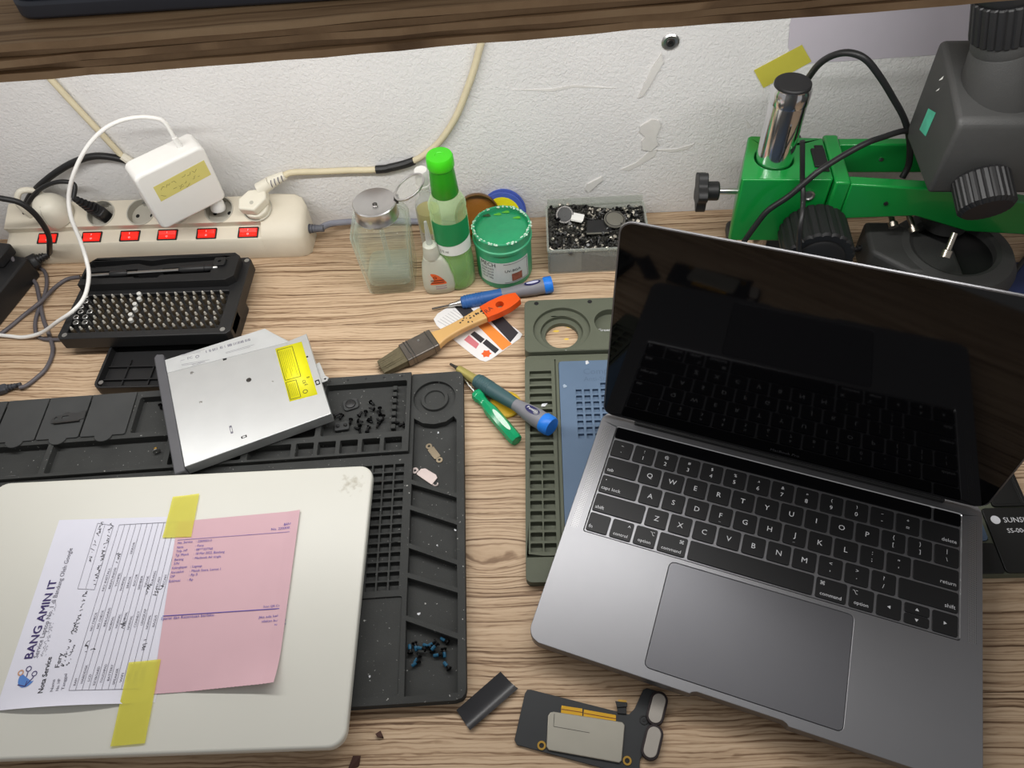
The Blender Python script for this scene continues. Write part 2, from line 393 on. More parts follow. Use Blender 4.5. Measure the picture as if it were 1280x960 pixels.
# trim the far side of the board to the wall: the board is cut so it ends before it
for ch in shelf.children:
    for v in ch.data.vertices:
        wy = (-98.6 + v.co.x / S * math.sin(sa) + v.co.y / S * math.cos(sa))
        if v.co.y > 0.1: v.co.y = ((WALL_Y - 1.0) + 98.6 - v.co.x / S * math.sin(sa)) / math.cos(sa) * S
SH_T = SHELF_Z + zz
# lamp: slim LED batten fixed under the shelf
lamp = thing('lamp', 'slim white LED batten lamp fixed under the plywood shelf', 'lamp', (-90, 4, SHELF_Z - 22.2))
build('housing', MB().prism(rrect(0, 0, 980, 30, 6), 8, 22), M_whitepl, lamp, bevel=1)
build('diffuser', MB().prism(rrect(0, 0, 972, 24, 6), 3, 8), mat('lamp_diffuser', (250, 250, 245), 0.4, emit=(255, 250, 242), estr=2.0, var=0.01), lamp)
ld = bpy.data.lights.new('lamp_light', 'AREA'); ld.shape = 'RECTANGLE'; ld.size = 0.96; ld.size_y = 0.022; ld.energy = LAMP_W; ld.color = (1.0, 0.992, 0.975)
lo = bpy.data.objects.new('lamp_light', ld); COL.objects.link(lo); lo.parent = lamp; lo.location = (0, 0, 2 * S)
# closed dark grey computer lying on the shelf
c1 = bp(18, 27, SH_T); c2 = bp(480, -2, SH_T)
dl = thing('closed_laptop', 'closed dark grey laptop lying on the plywood shelf', 'laptop', (c1.x, c1.y, SH_T), math.degrees(math.atan2(c2.y - c1.y, c2.x - c1.x)))
build('base', MB().prism(rrect(165, 112, 330, 224, 10), 0, 8.0), mat('slate_grey_shell', (70, 74, 84), 0.4), dl, bevel=1.5)
build('lid', MB().prism(rrect(165, 112, 327, 221, 10), 8.6, 14), MATS['slate_grey_shell'], dl, bevel=1.5)
build('hinge', MB().cyl((60, 220, 7), (270, 220, 7), 4), M_blkmat, dl)
# metal washer and screw in the wall, yellow tape and a sheet of paper on the wall
e = bw(838, 52)
ey = thing('wall_screw', 'zinc screw with round washer in the white wall', 'screw', (e.x, WALL_Y, e.z))
build('washer', MB().spin([(2.2, 0), (8, 0), (8, 1.2), (6.5, 2.2), (2.6, 1.2)], (0, 0, 0), (0, -1, 0), 24), M_steel, ey)
build('screw_head', MB().spin([(4, 0.6), (4, 2.4), (3, 3.6), (1.4, 3.8), (1.2, 2.6), (0, 2.6)], (0, 0, 0), (0, -1, 0), 16), M_dsteel, ey)
def wall_sheet(name, px, y, material, label, cat, th=0.2):
    return tag(wall_poly(name, px, y, th, material, None), label, cat)
wall_sheet('paper_sheet', [(987, 30), (985, 58), (992, 80), (1170, 68), (1290, 60), (1290, -30), (1000, -10)], WALL_Y - 0.6, mat('grey_paper', (196, 190, 200), 0.7, var=0.03), 'pale grey sheet of paper hung on the wall behind the microscope', 'paper')
wall_sheet('tape_strip', [(942, 87), (1002, 55), (1014, 76), (954, 109)], WALL_Y - 1.2, M_tape, 'strip of yellow tape holding the grey sheet to the wall', 'tape')
#@@LAPTOP
# ------------------------------------------------------------------ the open laptop
LZ = 9.0                                                     # it stands on the tool mat
lap = thing('open_laptop', 'open space grey laptop with black keyboard standing on the olive mat', 'laptop', (156.66, -297.04, LZ), -19.235)
TZ = 20.0 - LZ                                               # top face of the base
W2, DP = 152.05, 212.4
outer = rrect(0, DP / 2, 2 * W2, DP, 11, 6)
# finger scoop in the front edge
scoop = [(-33, 0), (-31.5, 1.6), (-29, 2.6), (29, 2.6), (31.5, 1.6), (33, 0)]
k = [i for i, p in enumerate(outer) if p[1] < 0.01 and p[0] < 0][-1]
outer = outer[:k + 1] + scoop + outer[k + 1:]
WW, WY0, WY1 = 275.0, 95.0, 199.0
well = rrect(0, (WY0 + WY1) / 2, WW, WY1 - WY0, 2.2)
TPW, TPH, TPY = 134.0, 83.5, 7.6
tpad = rrect(0, TPY + TPH / 2, TPW, TPH, 4)
build('base', MB().plate(outer, [(well, TZ - 1.0), (tpad, TZ - 0.7)], 1.5, TZ), M_alu, lap, bevel=0.35, bseg=2)
build('well_rim', MB().loft([[Vector((x, y, TZ + .02)) for x, y in rrect(0, (WY0 + WY1) / 2, WW + .1, WY1 - WY0 + .1, 2.2)], [Vector((x, y, TZ - .8)) for x, y in rrect(0, (WY0 + WY1) / 2, WW - 1.5, WY1 - WY0 - 1.5, 1.6)]], False), mat('polished_rim', (205, 205, 208), .3, 1.0, var=.01), lap)
build('trackpad', MB().prism(rrect(0, TPY + TPH / 2, TPW - 0.9, TPH - 0.9, 3.6), TZ - 0.7, TZ - 0.08), M_tpad, lap)
for sx in (-125, 125):
    for sy in (20, 192): build('foot', MB().lathe([(7, 0), (7.5, 0.6), (7.5, 1.6)], 20, sx, sy), M_blkmat, lap)
# speaker grilles: fine perforation either side of the keys
def grille_mat():
    M = mat('perforated_aluminium', (150, 150, 153), 0.42, 1.0, var=0.02)
    nt = M.node_tree; b = nt.nodes['Principled BSDF']
    tc = nt.nodes.new('ShaderNodeTexCoord'); v = nt.nodes.new('ShaderNodeTexVoronoi'); v.inputs['Scale'].default_value = 900; v.inputs['Randomness'].default_value = 0
    nt.links.new(tc.outputs['Object'], v.inputs['Vector'])
    r = nt.nodes.new('ShaderNodeValToRGB'); r.color_ramp.elements[0].position = 0.24; r.color_ramp.elements[0].color = (0.02, 0.02, 0.02, 1); r.color_ramp.elements[1].position = 0.3; r.color_ramp.elements[1].color = lin((160, 160, 162))
    nt.links.new(v.outputs['Distance'], r.inputs[0]); nt.links.new(r.outputs[0], b.inputs['Base Color'])
    return M
for sx in (-1, 1):
    build('speaker_grille', MB().flat(rrect(sx * 145.2, 146, 6, 100, 1), TZ + 0.03), grille_mat(), lap)
# keys
U = (WW - 1.2) / 14.5; RP = 18.0; KY = 97.0; GAP = 1.9
KEYM = {}
def key(x, row, wu, legends, h=1.0, yo=0.0, name='key'):
    wd = wu * U - GAP; hh = (RP - GAP) * h - (0.5 if h < 1 else 0)
    kk = (round(wd, 2), round(hh, 2))
    if kk not in KEYM:
        o = build(name, MB().prism(rrect(0, 0, wd, hh, 1.5, 3), 0, 0.95), M_key, lap, bevel=0.2, bseg=1); KEYM[kk] = o.data
    else:
        o = bpy.data.objects.new(name, KEYM[kk]); COL.objects.link(o); o.parent = lap
        q = o.modifiers.new('bevel', 'BEVEL'); q.width = 0.2 * S; q.segments = 1; q.limit_method = 'ANGLE'
    cx = -WW / 2 + 0.6 + (x + wu / 2) * U; cy = KY + row * RP + (RP - GAP) / 2 + yo
    o.location = (cx * S, cy * S, (TZ - 0.95) * S)
    if legends:
        b = MB()
        for t, lx, ly, sz, al in legends: b.text(t, lx * (wd / 2), ly * (hh / 2), 0.99, sz, 0, al, None, 'C')
        if b.v: build('legend', b, M_legend, o, smooth=0)
    return o
sym = '~!@#$%^&*()_+'; num = '`1234567890-='
for i in range(13):
    key(i, 4, 1, [(sym[i], 0, .42, 3.8, 'C'), (num[i], 0, -.35, 5.0, 'C')])
key(13, 4, 1.5, [('delete', .85, -.55, 4.3, 'R')])
key(0, 3, 1.5, [('tab', -.85, -.5, 4.3, 'L')])
for i, c in enumerate('QWERTYUIOP'): key(1.5 + i, 3, 1, [(c, 0, 0, 6.2, 'C')])
for i, (a, c) in enumerate((('{', '['), ('}', ']'), ('|', '\\'))): key(11.5 + i, 3, 1, [(a, 0, .42, 4.4, 'C'), (c, 0, -.38, 4.4, 'C')])
key(0, 2, 1.75, [('caps lock', -.88, -.5, 4.3, 'L'), ('.', -.78, .5, 7, 'L')])
for i, c in enumerate('ASDFGHJKL'): key(1.75 + i, 2, 1, [(c, 0, 0, 6.2, 'C')] + ([('_', 0, -.7, 3.5, 'C')] if c in 'FJ' else []))
for i, (a, c) in enumerate(((':', ';'), ('"', "'"))): key(10.75 + i, 2, 1, [(a, 0, .4, 5, 'C'), (c, 0, -.35, 5, 'C')])
key(12.75, 2, 1.75, [('return', .88, -.5, 4.3, 'R')])
key(0, 1, 2.25, [('shift', -.9, -.5, 4.3, 'L')])
for i, c in enumerate('ZXCVBNM'): key(2.25 + i, 1, 1, [(c, 0, 0, 6.2, 'C')])
for i, (a, c) in enumerate((('<', ','), ('>', '.'), ('?', '/'))): key(9.25 + i, 1, 1, [(a, 0, .42, 4.4, 'C'), (c, 0, -.38, 4.8, 'C')])
key(12.25, 1, 2.25, [('shift', .9, -.5, 4.3, 'R')])
key(0, 0, 1, [('fn', -.8, -.5, 4.3, 'L')])
key(1, 0, 1, [('control', .0, -.55, 3.9, 'C'), ('^', .6, .55, 5, 'C')])
key(2, 0, 1, [('option', .0, -.55, 3.9, 'C'), ('\u2325', .55, .5, 4.2, 'C')])
key(3, 0, 1.25, [('command', .0, -.55, 3.9, 'C'), ('\u2318', .6, .5, 4.2, 'C')])
key(4.25, 0, 5, None, name='space_bar')
key(9.25, 0, 1.25, [('command', .0, -.55, 3.9, 'C'), ('\u2318', -.6, .5, 4.2, 'C')])
key(10.5, 0, 1, [('option', .0, -.55, 3.9, 'C'), ('\u2325', -.55, .5, 4.2, 'C')])
def arrow(o, d):
    P = [(-1.3, -1), (1.3, -1), (0, 1.2)]; c, s_ = math.cos(d), math.sin(d)
    build('legend', MB().flat([(x * c - y * s_, x * s_ + y * c) for x, y in P], 0.99), M_legend, o, smooth=0)
arrow(key(11.5, 0, 1, None), math.pi / 2)
arrow(key(12.5, 0, 1, None, 0.5, (RP - GAP) * .25 + .1), 0); arrow(key(12.5, 0, 1, None, 0.5, -(RP - GAP) * .25 - .1), math.pi)
arrow(key(13.5, 0, 1, None), -math.pi / 2)
TBY = KY + 5 * RP
build('touch_bar', MB().prism(rrect(-10.5, (TBY + WY1 - 1) / 2, WW - 23, WY1 - 1.2 - TBY, 1.2, 3), TZ - 1, TZ - 0.1), M_screen, lap)
build('power_key', MB().prism(rrect(WW / 2 - 10.6, (TBY + WY1 - 1) / 2, 19, WY1 - 1.2 - TBY, 1.2, 3), TZ - 1, TZ - 0.1), M_screen, lap)
# lid, opened a little past upright
OA = math.radians(180 - 94.3)
def lidm(hy=205.0, hz=TZ - 1.0):
    ca, sa_ = math.cos(OA), math.sin(OA)
    M = Matrix.Identity(4)                       # local (x, l, t) with t towards the screen side
    M[0][0] = 1; M[1][1] = ca; M[2][1] = sa_; M[1][2] = -sa_; M[2][2] = ca; M[1][3] = hy + 1; M[2][3] = hz + 2.0
    return M
LM = lidm()
def flip(b): return b.xf(LM)
LH = 208.0
build('lid_shell', flip(MB().plate(rrect(0, 4 + LH / 2 - 2, 2 * W2, LH - 3, 10, 6), [(rrect(0, 105.475, 2 * W2 - 2.2, 203.85, 9, 6), 0.2)], -0.8, 0.9)), M_alu, lap, bevel=0.3)
build('lid_back', flip(MB().loft([[Vector((x, y, z_)) for x, y in rrect(0, 106, 2 * W2 - i_, 205 - i_, 10, 6)] for i_, z_ in ((0.2, -.8), (2.5, -2.4), (7, -3.6), (16, -4.2))])), M_alu, lap, smooth=60)
scr = build('screen_glass', flip(MB().prism(rrect(0, 105.475, 2 * W2 - 2.6, 203.6, 9, 6), 0.2, 0.7)), M_screen, lap)
build('display', flip(MB().flat(rrect(0, 4 + LH / 2 + 3, 286, 179, 0.5, 1), 0.73)), mat('dark_display', (7, 7, 10), 0.05, var=0.02, nscale=5), scr)
build('screen_lettering', flip(MB().text('MacBook Pro', 0, 9.5, 0.78, 4.2, 0, 'C')), mat('dim_grey_print', (70, 70, 74), 0.5), scr, smooth=0)
build('hinge_cover', MB().box(-124, 124, 204.2, 208.0, TZ - 1.2, TZ + 3.6), M_blkmat, lap, bevel=1.2)
#@@RMAT
# ------------------------------------------------------------------ olive tool mat under the laptop
rm = thing('repair_mat', 'olive grey silicone repair mat with blue pad under the open laptop', 'mat', (12.5, -199, 0))
MWX, MWY, MT = 399.5, 293.5, 7.6
def sh(P): return [(x - 12.5, y + 199) for x, y in P]
def qd(x0, x1, y0, y1, r=1.0): return sh(rrect((x0 + x1) / 2, (y0 + y1) / 2, x1 - x0, y1 - y0, r, 3))
holes = []
for i in range(11):
    y = 8.6 - i * 8.75
    holes.append((qd(16.8, 37.2, y - 6.6, y, 0.8), 3.2))
for i in range(9):
    y = -89.5 - i * 9.6
    for x in (16.4, 27.4): holes.append((qd(x, x + 9.8, y - 7.6, y, 0.8), 3.4))
holes.append((sh([(13.4, -178.2), (41.6, -178.2), (41.6, 22), (40.4, 22), (40.4, -177), (13.4, -177)]), 5.4))
holes.append((qd(44, 371.5, -172, 19, 3), 5.6))
hx, hy = 48.5, 56.0
holes.append((sh(circ(hx, hy, 27, 40)), None))
build('base', MB().plate(sh(rrect(12.5 + MWX / 2, -199 + 113, MWX, 226, 5)), [h for h in holes if h[1] is not None], 0, MT), M_matgr, rm, bevel=0.4, bseg=2)
tb = sh(rrect(12.5 + MWX / 2, 27.6 + 33.6, MWX, 67.0, 6))
build('top_block', MB().plate(tb, [(sh(circ(hx, hy, 27.5, 44)), None), (sh(circ(96, 63.5, 15.5, 36)), 4.5), (sh(circ(160, 58, 22, 32)), 5.0)], 0, 12.5), M_matgr, rm, bevel=0.5, bseg=2)
build('ring_step', MB().plate(sh(circ(hx, hy, 27.4, 44)), [(sh(circ(hx, hy - 1.2, 20.5, 40)), None)], 0, 8.8), M_matgr, rm, bevel=0.3)
build('ring_step', MB().plate(sh(circ(hx, hy - 1.2, 20.4, 40)), [(sh(circ(hx, hy - 2.4, 16.0, 36)), None)], 0, 5.0), M_matgr, rm, bevel=0.3)
for x, y in ((24.5, 90), (77.5, 90), (130, 90), (183, 90)):
    build('magnet', MB().lathe([(0, 0), (2.3, 0), (2.3, 12.65), (0, 12.65)], 16, x - 12.5, y + 199), M_blkmat, rm)
build('block_lettering', MB().text('Green', 84.2 - 12.5, 57.5 + 199, 4.6, 5.0, 0, 'L'), M_legend, rm, smooth=0)
# blue pad with rows of small square pits
ph = []
for r in range(9):
    for c in range(11):
        if r == 0 and c < 3: continue
        x = 59 + c * 7.6; y = -8 - r * 6.9
        ph.append((qd(x, x + 5.4, y - 5.0, y, 0.5), 5.7))
pad = build('pad', MB().plate(qd(44.4, 371.1, -171.6, 18.6, 3), ph, 5.6, 8.4), M_bluepad, rm, bevel=0.4)
M_emb = mat('slate_blue_emboss', (78, 98, 122), 0.6)
build('pad_lettering', MB().text('Compr', 67 - 12.5, 2.5 + 199, 8.46, 9.5, 0, 'L').text('Anti-Stat', 67 - 12.5, -5.5 + 199, 8.46, 7.0, 0, 'L'), M_emb, pad, smooth=0)
build('right_block', MB().plate(qd(384, 411, -143, 20, 2), [(qd(386, 408, -141, 17, 1), 8.2)], MT, 9.6), M_matdk, rm, bevel=0.3)
rb = build('name_block', MB().prism(qd(374, 411.6, -198.6, -144.5, 3), MT, 9.6).prism(qd(340, 373.6, -198.6, -174, 2), MT, 9.2), M_matdk, rm, bevel=0.5)
q = bp(1247, 650, 9.7)
build('name_lettering', MB().text('SUNSHINE', q.x - 12.5 + 4.5, q.y + 199 - 2.2, 9.7, 6.2).text('SS-004N', q.x - 12.5 + 4, q.y + 199 - 11, 9.7, 5.4).flat(circ(q.x - 12.5 - 1.5, q.y + 199 + 0.2, 3.6, 20), 9.7), M_legend, rb, smooth=0)
# crumbs of solder lying on the mat
def speck(px, py, z, r, material, label, sq=0.6):
    p = bp(px, py, z); R = random.Random(int(px * 7 + py))
    b = MB().add([(p.x + r * R.uniform(-1, 1), p.y + r * R.uniform(-1, 1), z + (r * sq if i % 2 else 0.0)) for i in range(10)], [])
    bm = bmesh.new()
    for v in b.v: bm.verts.new(v)
    bmesh.ops.convex_hull(bm, input=bm.verts); bm.verts.index_update()
    c = MB(); used = [v for v in bm.verts if v.link_faces]; ix = {v: i for i, v in enumerate(used)}
    c.add([v.co for v in used], [tuple(ix[v] for v in f.verts) for f in bm.faces]); bm.free()
    return tag(build('crumb', c, material, None, smooth=0), label, 'crumb')
M_sol = mat('pale_crumb', (214, 216, 220), 0.4)
speck(707, 440, 7.6, 1.5, M_sol, 'tiny white crumb in the slot below the round holder', 0.9)
speck(733, 453, 8.4, 2.6, M_sol, 'small white crumb on the top of the blue pad', 0.3)
speck(681, 506, 7.6, 3.4, M_sol, 'pale crumb beside the grey screwdriver on the slotted strip', 0.5)
speck(706, 482, 8.4, 3.2, mat('whitish_smear', (150, 165, 182), 0.5), 'whitish crumb at the left edge of the blue pad', 0.15)
#@@LMAT
# ------------------------------------------------------------------ black repair mat on the left
LMX, LMY, LMA = -30.2, -286.0, 3.0
lm = thing('work_mat', 'black silicone work mat with compartments under the white laptop', 'mat', (LMX, LMY, 0), LMA)
def loc2w(x, y, z=0.0):
    a = math.radians(LMA); return Vector((LMX + x * math.cos(a) - y * math.sin(a), LMY + x * math.sin(a) + y * math.cos(a), z))
def w2loc(p):
    a = math.radians(LMA); dx, dy = p.x - LMX, p.y - LMY; return (dx * math.cos(a) + dy * math.sin(a), -dx * math.sin(a) + dy * math.cos(a))
def rr(x0, x1, y0, y1, r=1.2): return rrect((x0 + x1) / 2, (y0 + y1) / 2, x1 - x0, y1 - y0, r, 3)
FZ, TZL, BZ = 2.2, 9.0, 12.8
Lsh = [(-470, 0), (-8, 0), (-3, 1.5), (-1, 4), (0, 8), (0, 290), (-1.5, 295), (-6, 297), (-48, 297), (-48, 209.5), (-470, 209.5)]
H = []
for P in ([(-45, 178.7), (-6.5, 162.7), (-6.3, 141.5), (-45, 158.4)], [(-45.4, 154.4), (-6.2, 137.5), (-6.2, 106.7), (-45.2, 124)],
          [(-45.2, 119.9), (-6.3, 102.7), (-6, 83.6), (-45.4, 98.8)], [(-45.4, 94.8), (-5.8, 79.6), (-5.8, 48), (-45.4, 64.3)],
          [(-45.4, 60.3), (-5.9, 43.7), (-6, 5.3), (-44.6, 4.9)],
          [(-45, 183), (-6.5, 167), (-6.3, 242), (-9, 246), (-16, 240.5), (-26.6, 238.5), (-37, 240.5), (-45, 246.5)]):
    H.append((P, FZ))
H.append((circ(-26.6, 267.5, 19.5, 40), 5.5))
for r in range(14):
    for c in range(4):
        x = -88 + c * 9.35; y = 199.5 - r * 8.25
        H.append((rr(x, x + 8.0, y - 7.0, y, 0.6), 5.2))
H.append((rr(-92, -49, 6, 80, 2), 7.6))
build('base', MB().plate(Lsh, H, 0, TZL), M_rubber, lm, bevel=0.4)
build('dish_ring', MB().lathe([(0, 5.5), (0, 6.4), (9, 6.4), (9.6, 8.2), (12.4, 8.2), (13, 5.5)], 36, -26.6, 267.5), M_rubber, lm)
Hb = []
for i in range(6):
    x = -148.5 + i * 19.6
    if i < 5: Hb.append((rr(x, x + 15.8, 212, 225.5, 1), 5.0))
Hb.append((rr(-191, -153, 212, 225.5, 1), 5.0))
for x0, x1 in ((-466, -377), (-372, -267), (-262, -197)): Hb.append((rr(x0, x1, 213, 244.5, 1.5), 5.0))
Hb.append((rr(-128, -52, 231.5, 288, 2), 4.0)); Hb.append((rr(-192, -133, 231.5, 288, 2), 4.0))
Hb.append((rr(-304, -198, 250, 290, 2), 5.0)); Hb.append((rr(-466, -308, 250, 290, 2), 5.0))
build('upper_tray', MB().plate([(-470, 209.8), (-48.3, 209.8), (-48.3, 297), (-470, 297)], Hb, 0, BZ), M_rubber, lm, bevel=0.5)
# rubber hinged covers with finger tabs
def cover(x0, x1, y0, y1):
    xm = (x0 + x1) / 2 + 1; P = [(x0, y1), (x0, y0 + 1), (x0 + 1.5, y0)]
    P += [(xm - 8 * math.cos(a), y0 - 6.5 * math.sin(a)) for a in [math.pi * i / 10 for i in range(11)]]
    P += [(x1 - 1.5, y0), (x1, y0 + 1), (x1, y1)]
    return build('cover', MB().prism(P, BZ, BZ + 1.6), M_rubber2, lm, bevel=0.4)
for x0, x1 in ((-471, -432), (-430, -391.8), (-390.4, -351.2), (-349.6, -308)): cover(x0, x1, 248.5, 296)
for i in range(7):
    build('peg', MB().box(-66, -61.5, 237 + i * 7.2, 241.8 + i * 7.2, 4, 9.5), M_rubber, lm, bevel=0.8)
for i in range(5):
    build('rim_hole', MB().lathe([(0, BZ), (1.1, BZ), (1.1, BZ + .08), (0, BZ + .08)], 12, -125 + i * 17, 292.8), M_blkmat, lm)
# ------------------------------------------------------------------ small parts on the mat
def screw_mb(L, r, hr, hh=1.2):
    return MB().lathe([(0, 0), (r * .7, 0), (r, 0.6), (r, L), (hr, L), (hr, L + hh * .7), (hr * .75, L + hh), (hr * .3, L + hh), (hr * .25, L + hh * .5), (0, L + hh * .5)], 8)
def lay_screw(name, proto_parts, x, y, z, ang, label, group, tilt=0.0):
    t = thing(name, label, 'screw', (x, y, z), 0, group)
    t.rotation_euler = (math.radians(90 - tilt), 0, math.radians(ang))
    for nm, me in proto_parts:
        o = bpy.data.objects.new(nm, me); COL.objects.link(o); o.parent = t
    return t
def proto(L, r, hr, ms, mh):
    a = build('shaft', MB().lathe([(0, 0), (r * .6, 0), (r, .5), (r, L)], 8), ms); b = build('screw_head', MB().lathe([(r, L), (hr, L), (hr, L + .8), (hr * .7, L + 1.1), (hr * .3, L + 1.1), (hr * .25, L + .7), (0, L + .7)], 10), mh)
    out = [('shaft', a.data), ('screw_head', b.data)]
    bpy.data.objects.remove(a); bpy.data.objects.remove(b); return out
M_bscr = mat('black_oxide_steel', (26, 26, 27), 0.35, 0.8); M_bluethr = mat('blue_threadlock', (20, 82, 112), 0.45)
blk = proto(5.0, 1.0, 2.0, M_bscr, M_bscr)
R = random.Random(11)
pts = [(425, 525), (453, 515), (457, 521), (462, 512), (468, 507), (472, 514), (447, 528), (455, 530), (461, 535), (466, 529), (471, 524), (476, 518), (443, 535), (450, 538), (458, 540), (480, 528), (438, 531), (471, 536), (464, 521), (426, 519), (498, 533), (503, 534), (500, 529)]
for i, (px, py) in enumerate(pts):
    p = bp(px, py, 5); z = 6.05 + (2.1 if i % 4 == 3 else 0)
    lay_screw('small_screw', blk, p.x, p.y, z, R.uniform(0, 360), 'loose black screw in the mat tray beside the optical drive', 'black screws in the tray by the optical drive', R.uniform(-3, 3))
blu = proto(6.0, 1.1, 2.3, M_bscr, M_bscr)
_o = build('thread_coating', MB().lathe([(0, -.1), (1.0, -.1), (1.3, .3), (1.3, 3.6), (1.1, 3.8)], 8), M_bluethr); blu.append(('thread_coating', _o.data)); bpy.data.objects.remove(_o)
for i, (px, py, a) in enumerate([(551, 798, 60), (512, 806, 10), (515, 833, 130), (518, 829, 150), (522, 811, 80), (529, 806, 70), (535, 808, 120), (540, 814, 140), (542, 820, 100), (521, 814, 200), (556, 822, 190), (555, 828, 40), (538, 805, 20)]):
    p = bp(px, py, 4); lay_screw('blue_screw', blu, p.x, p.y, FZ + 2.35 + (2.2 if i in (4, 7) else 0), a, 'black screw with blue thread coating in the slanted mat pocket', 'blue coated screws in the slanted pocket')
def flatpart(name, polypx, holespx, z0, th, material, label, cat, bev=0.15):
    P = [bp(x, y, z0) for x, y in polypx]
    return tag(build(name, MB().plate([(p.x, p.y) for p in P], [([(q.x, q.y) for q in h], None) for h in holespx], z0, z0 + th), material, None, bevel=bev, bseg=1), label, cat)
def cpx(px, py, z, r, n=14): c = bp(px, py, z); return [Vector((c.x + r * math.cos(2 * math.pi * i / n), c.y + r * math.sin(2 * math.pi * i / n), 0)) for i in range(n)]
# two little connector brackets
a = bp(536, 557, 4); b = bp(549, 574, 4); ang = math.degrees(math.atan2(b.y - a.y, b.x - a.x)); L = (b - a).length
t = thing('metal_bracket', 'bronze metal bracket with two screw ears in the mat pocket', 'bracket', (a.x, a.y, FZ + .05), ang)
build('plate', MB().prism(rrect(L / 2, 0, L - 5, 6.4, 1), 0.1, 1.1), mat('bronze_metal', (150, 138, 118), 0.35, 0.9), t, bevel=.2)
for x in (0, L): build('ear', MB().plate(circ(x, 0, 2.9, 18), [(circ(x, 0, 1.2, 12), None)], 0, 0.8), MATS['bronze_metal'], t)
a = bp(518, 587, 4); b = bp(545, 603, 4); ang = math.degrees(math.atan2(b.y - a.y, b.x - a.x)); L = (b - a).length
t = thing('metal_bracket', 'pale pinkish rectangular cover plate with one ear in the mat pocket', 'bracket', (a.x, a.y, FZ + .05), ang)
M_pk = mat('pinkish_metal', (196, 182, 178), 0.5, 0.4)
build('plate', MB().prism([(4, -2.5), (L - 2, -3.6), (L - 2, 4.5), (L - 5, 6.4), (7, 6.4), (4, 4.0)], 0.2, 1.2), M_pk, t, bevel=.2)
build('ear', MB().plate(circ(0.5, 0, 3, 18), [(circ(0.5, 0, 1.2, 12), None)], 0, 0.8).box(2.8, 5, -1.5, 1.5, 0, 0.8), M_pk, t)
build('hook', MB().tube([(L - 2.5, -2.5, .5), (L + .5, -2.8, .5), (L + 2, -1, .5), (L + 1.2, .8, .5)], .8, 6), M_pk, t)
# bits on the covers and in the channel
for i, (px, py, label) in enumerate(((86, 523, 'small dark metal clip lying on a rubber cover of the mat'), (2, 596, 'grey chip plate in the left channel of the mat'))):
    p = bp(px, py, 14); z = BZ + 1.7 if i == 0 else 5.1
    t = thing('metal_clip', label, 'clip', (p.x, p.y, z), 6)
    build('clip_body', MB().plate([(-15, -4.5), (-6, -6), (15, -3), (15.5, 6), (12, 6.6), (11, 4.5), (2, 5), (-1, 7), (-5, 6), (-6, 4), (-12, 3.8), (-15.5, 1)] if i == 0 else rrect(0, 0, 13, 11, 1), [(circ(-11.5, 0.5, 1.6, 10), None), (rrect(-3, 1, 6, 3, .8), None)] if i == 0 else [(circ(4, 3, 1, 8), None), (circ(4, -3, 1, 8), None)], 0, 0.8 if i == 0 else 1.2), mat('dark_clip', (58, 58, 58), .5, .3) if i == 0 else mat('grey_chip', (108, 108, 110), 0.4, 0.5), t, bevel=.15)
    build('clip_bend', MB().box(-12, 12, -6, -4.6, .8, 2.2) if i == 0 else MB().box(-5, -1, -3, 3, 1.2, 1.7), M_dsteel if i == 0 else M_steel, t)
brs = proto(4.0, 1.6, 3.4, M_brass, M_steel)
p = bp(196, 562, 5); t = lay_screw('small_screw', brs, p.x, p.y, 8.0, 30, 'brass screw with pale head in the channel of the black mat', None)
p = bp(202, 513, 5); lay_screw('small_screw', blk, p.x, p.y, 7.1, 200, 'single black screw in the open pocket left of the optical drive', None)
p = bp(432, 508, 4); t = thing('rubber_foot', 'round grey rubber foot among black screws in the mat tray', 'foot', (p.x + 5, p.y + 1, 4.05), 20)
build('foot_pad', MB().prism(rrect(0, 0, 14, 12, 3), 0, 2.2), M_rubber2, t, bevel=.5); build('foot_dome', MB().lathe([(5, 2.2), (4.6, 3.2), (3, 3.8), (0, 4)], 20), M_blkpl, t)
p = bp(428, 536, 4); t = thing('plastic_block', 'small dark plastic block in front of the black screws', 'block', (p.x, p.y + 1, 4.05), 8)
build('block_body', MB().prism(rrect(0, 0, 13, 9, 1.5), 0, 3.5), M_rubber2, t, bevel=.4)
for x in (-3.5, 3.5): build('stud', MB().lathe([(1.6, 3.5), (1.6, 4.5), (1, 5), (0, 5)], 12, x, 0), M_blkpl, t)
for px, py, r, lb in ((548, 541, 1.0, 'tiny white crumb near the round dish of the black mat'), (569, 663, 1.1, 'tiny white crumb at the end of a slanted mat pocket'), (546, 682, 1.2, 'pale crumb in the middle slanted mat pocket'), (524, 768, 1.6, 'pale curled crumb on the bar above the blue screws'), (461, 846, 1.4, 'tiny pale crumb on the plain panel of the black mat')):
    z = 9.0 if py in (768, 663) else (7.6 if py == 846 else FZ)
    speck(px, py, z, r, M_sol, lb, .5)
# ------------------------------------------------------------------ optical drive
OZ = 12.9; OT = 25.4
A = bp(230, 584, OT); B = bp(414, 517, OT); oa = math.atan2(B.y - A.y, B.x - A.x)
odd = thing('optical_drive', 'silver slim optical drive with bright yellow warning label', 'optical drive', (A.x, A.y, OZ), math.degrees(oa))
def ol(px, py, z=OT):
    p = bp(px, py, z); dx, dy = p.x - A.x, p.y - A.y
    return (dx * math.cos(oa) + dy * math.sin(oa), -dx * math.sin(oa) + dy * math.cos(oa))
M_odd = mat('brushed_steel_sheet', (212, 214, 214), 0.42, 0.75, var=0.05, bump=.04, bscale=1500)
OH = OT - OZ
body = [ol(*q) for q in ((231, 583), (414, 517), (383, 417), (361, 426), (331, 411), (218, 446))]
body[0] = (0.5, 0); body[5] = (0.5, body[5][1])
build('case', MB().prism(body, 0.8, OH), M_odd, odd, bevel=.5)
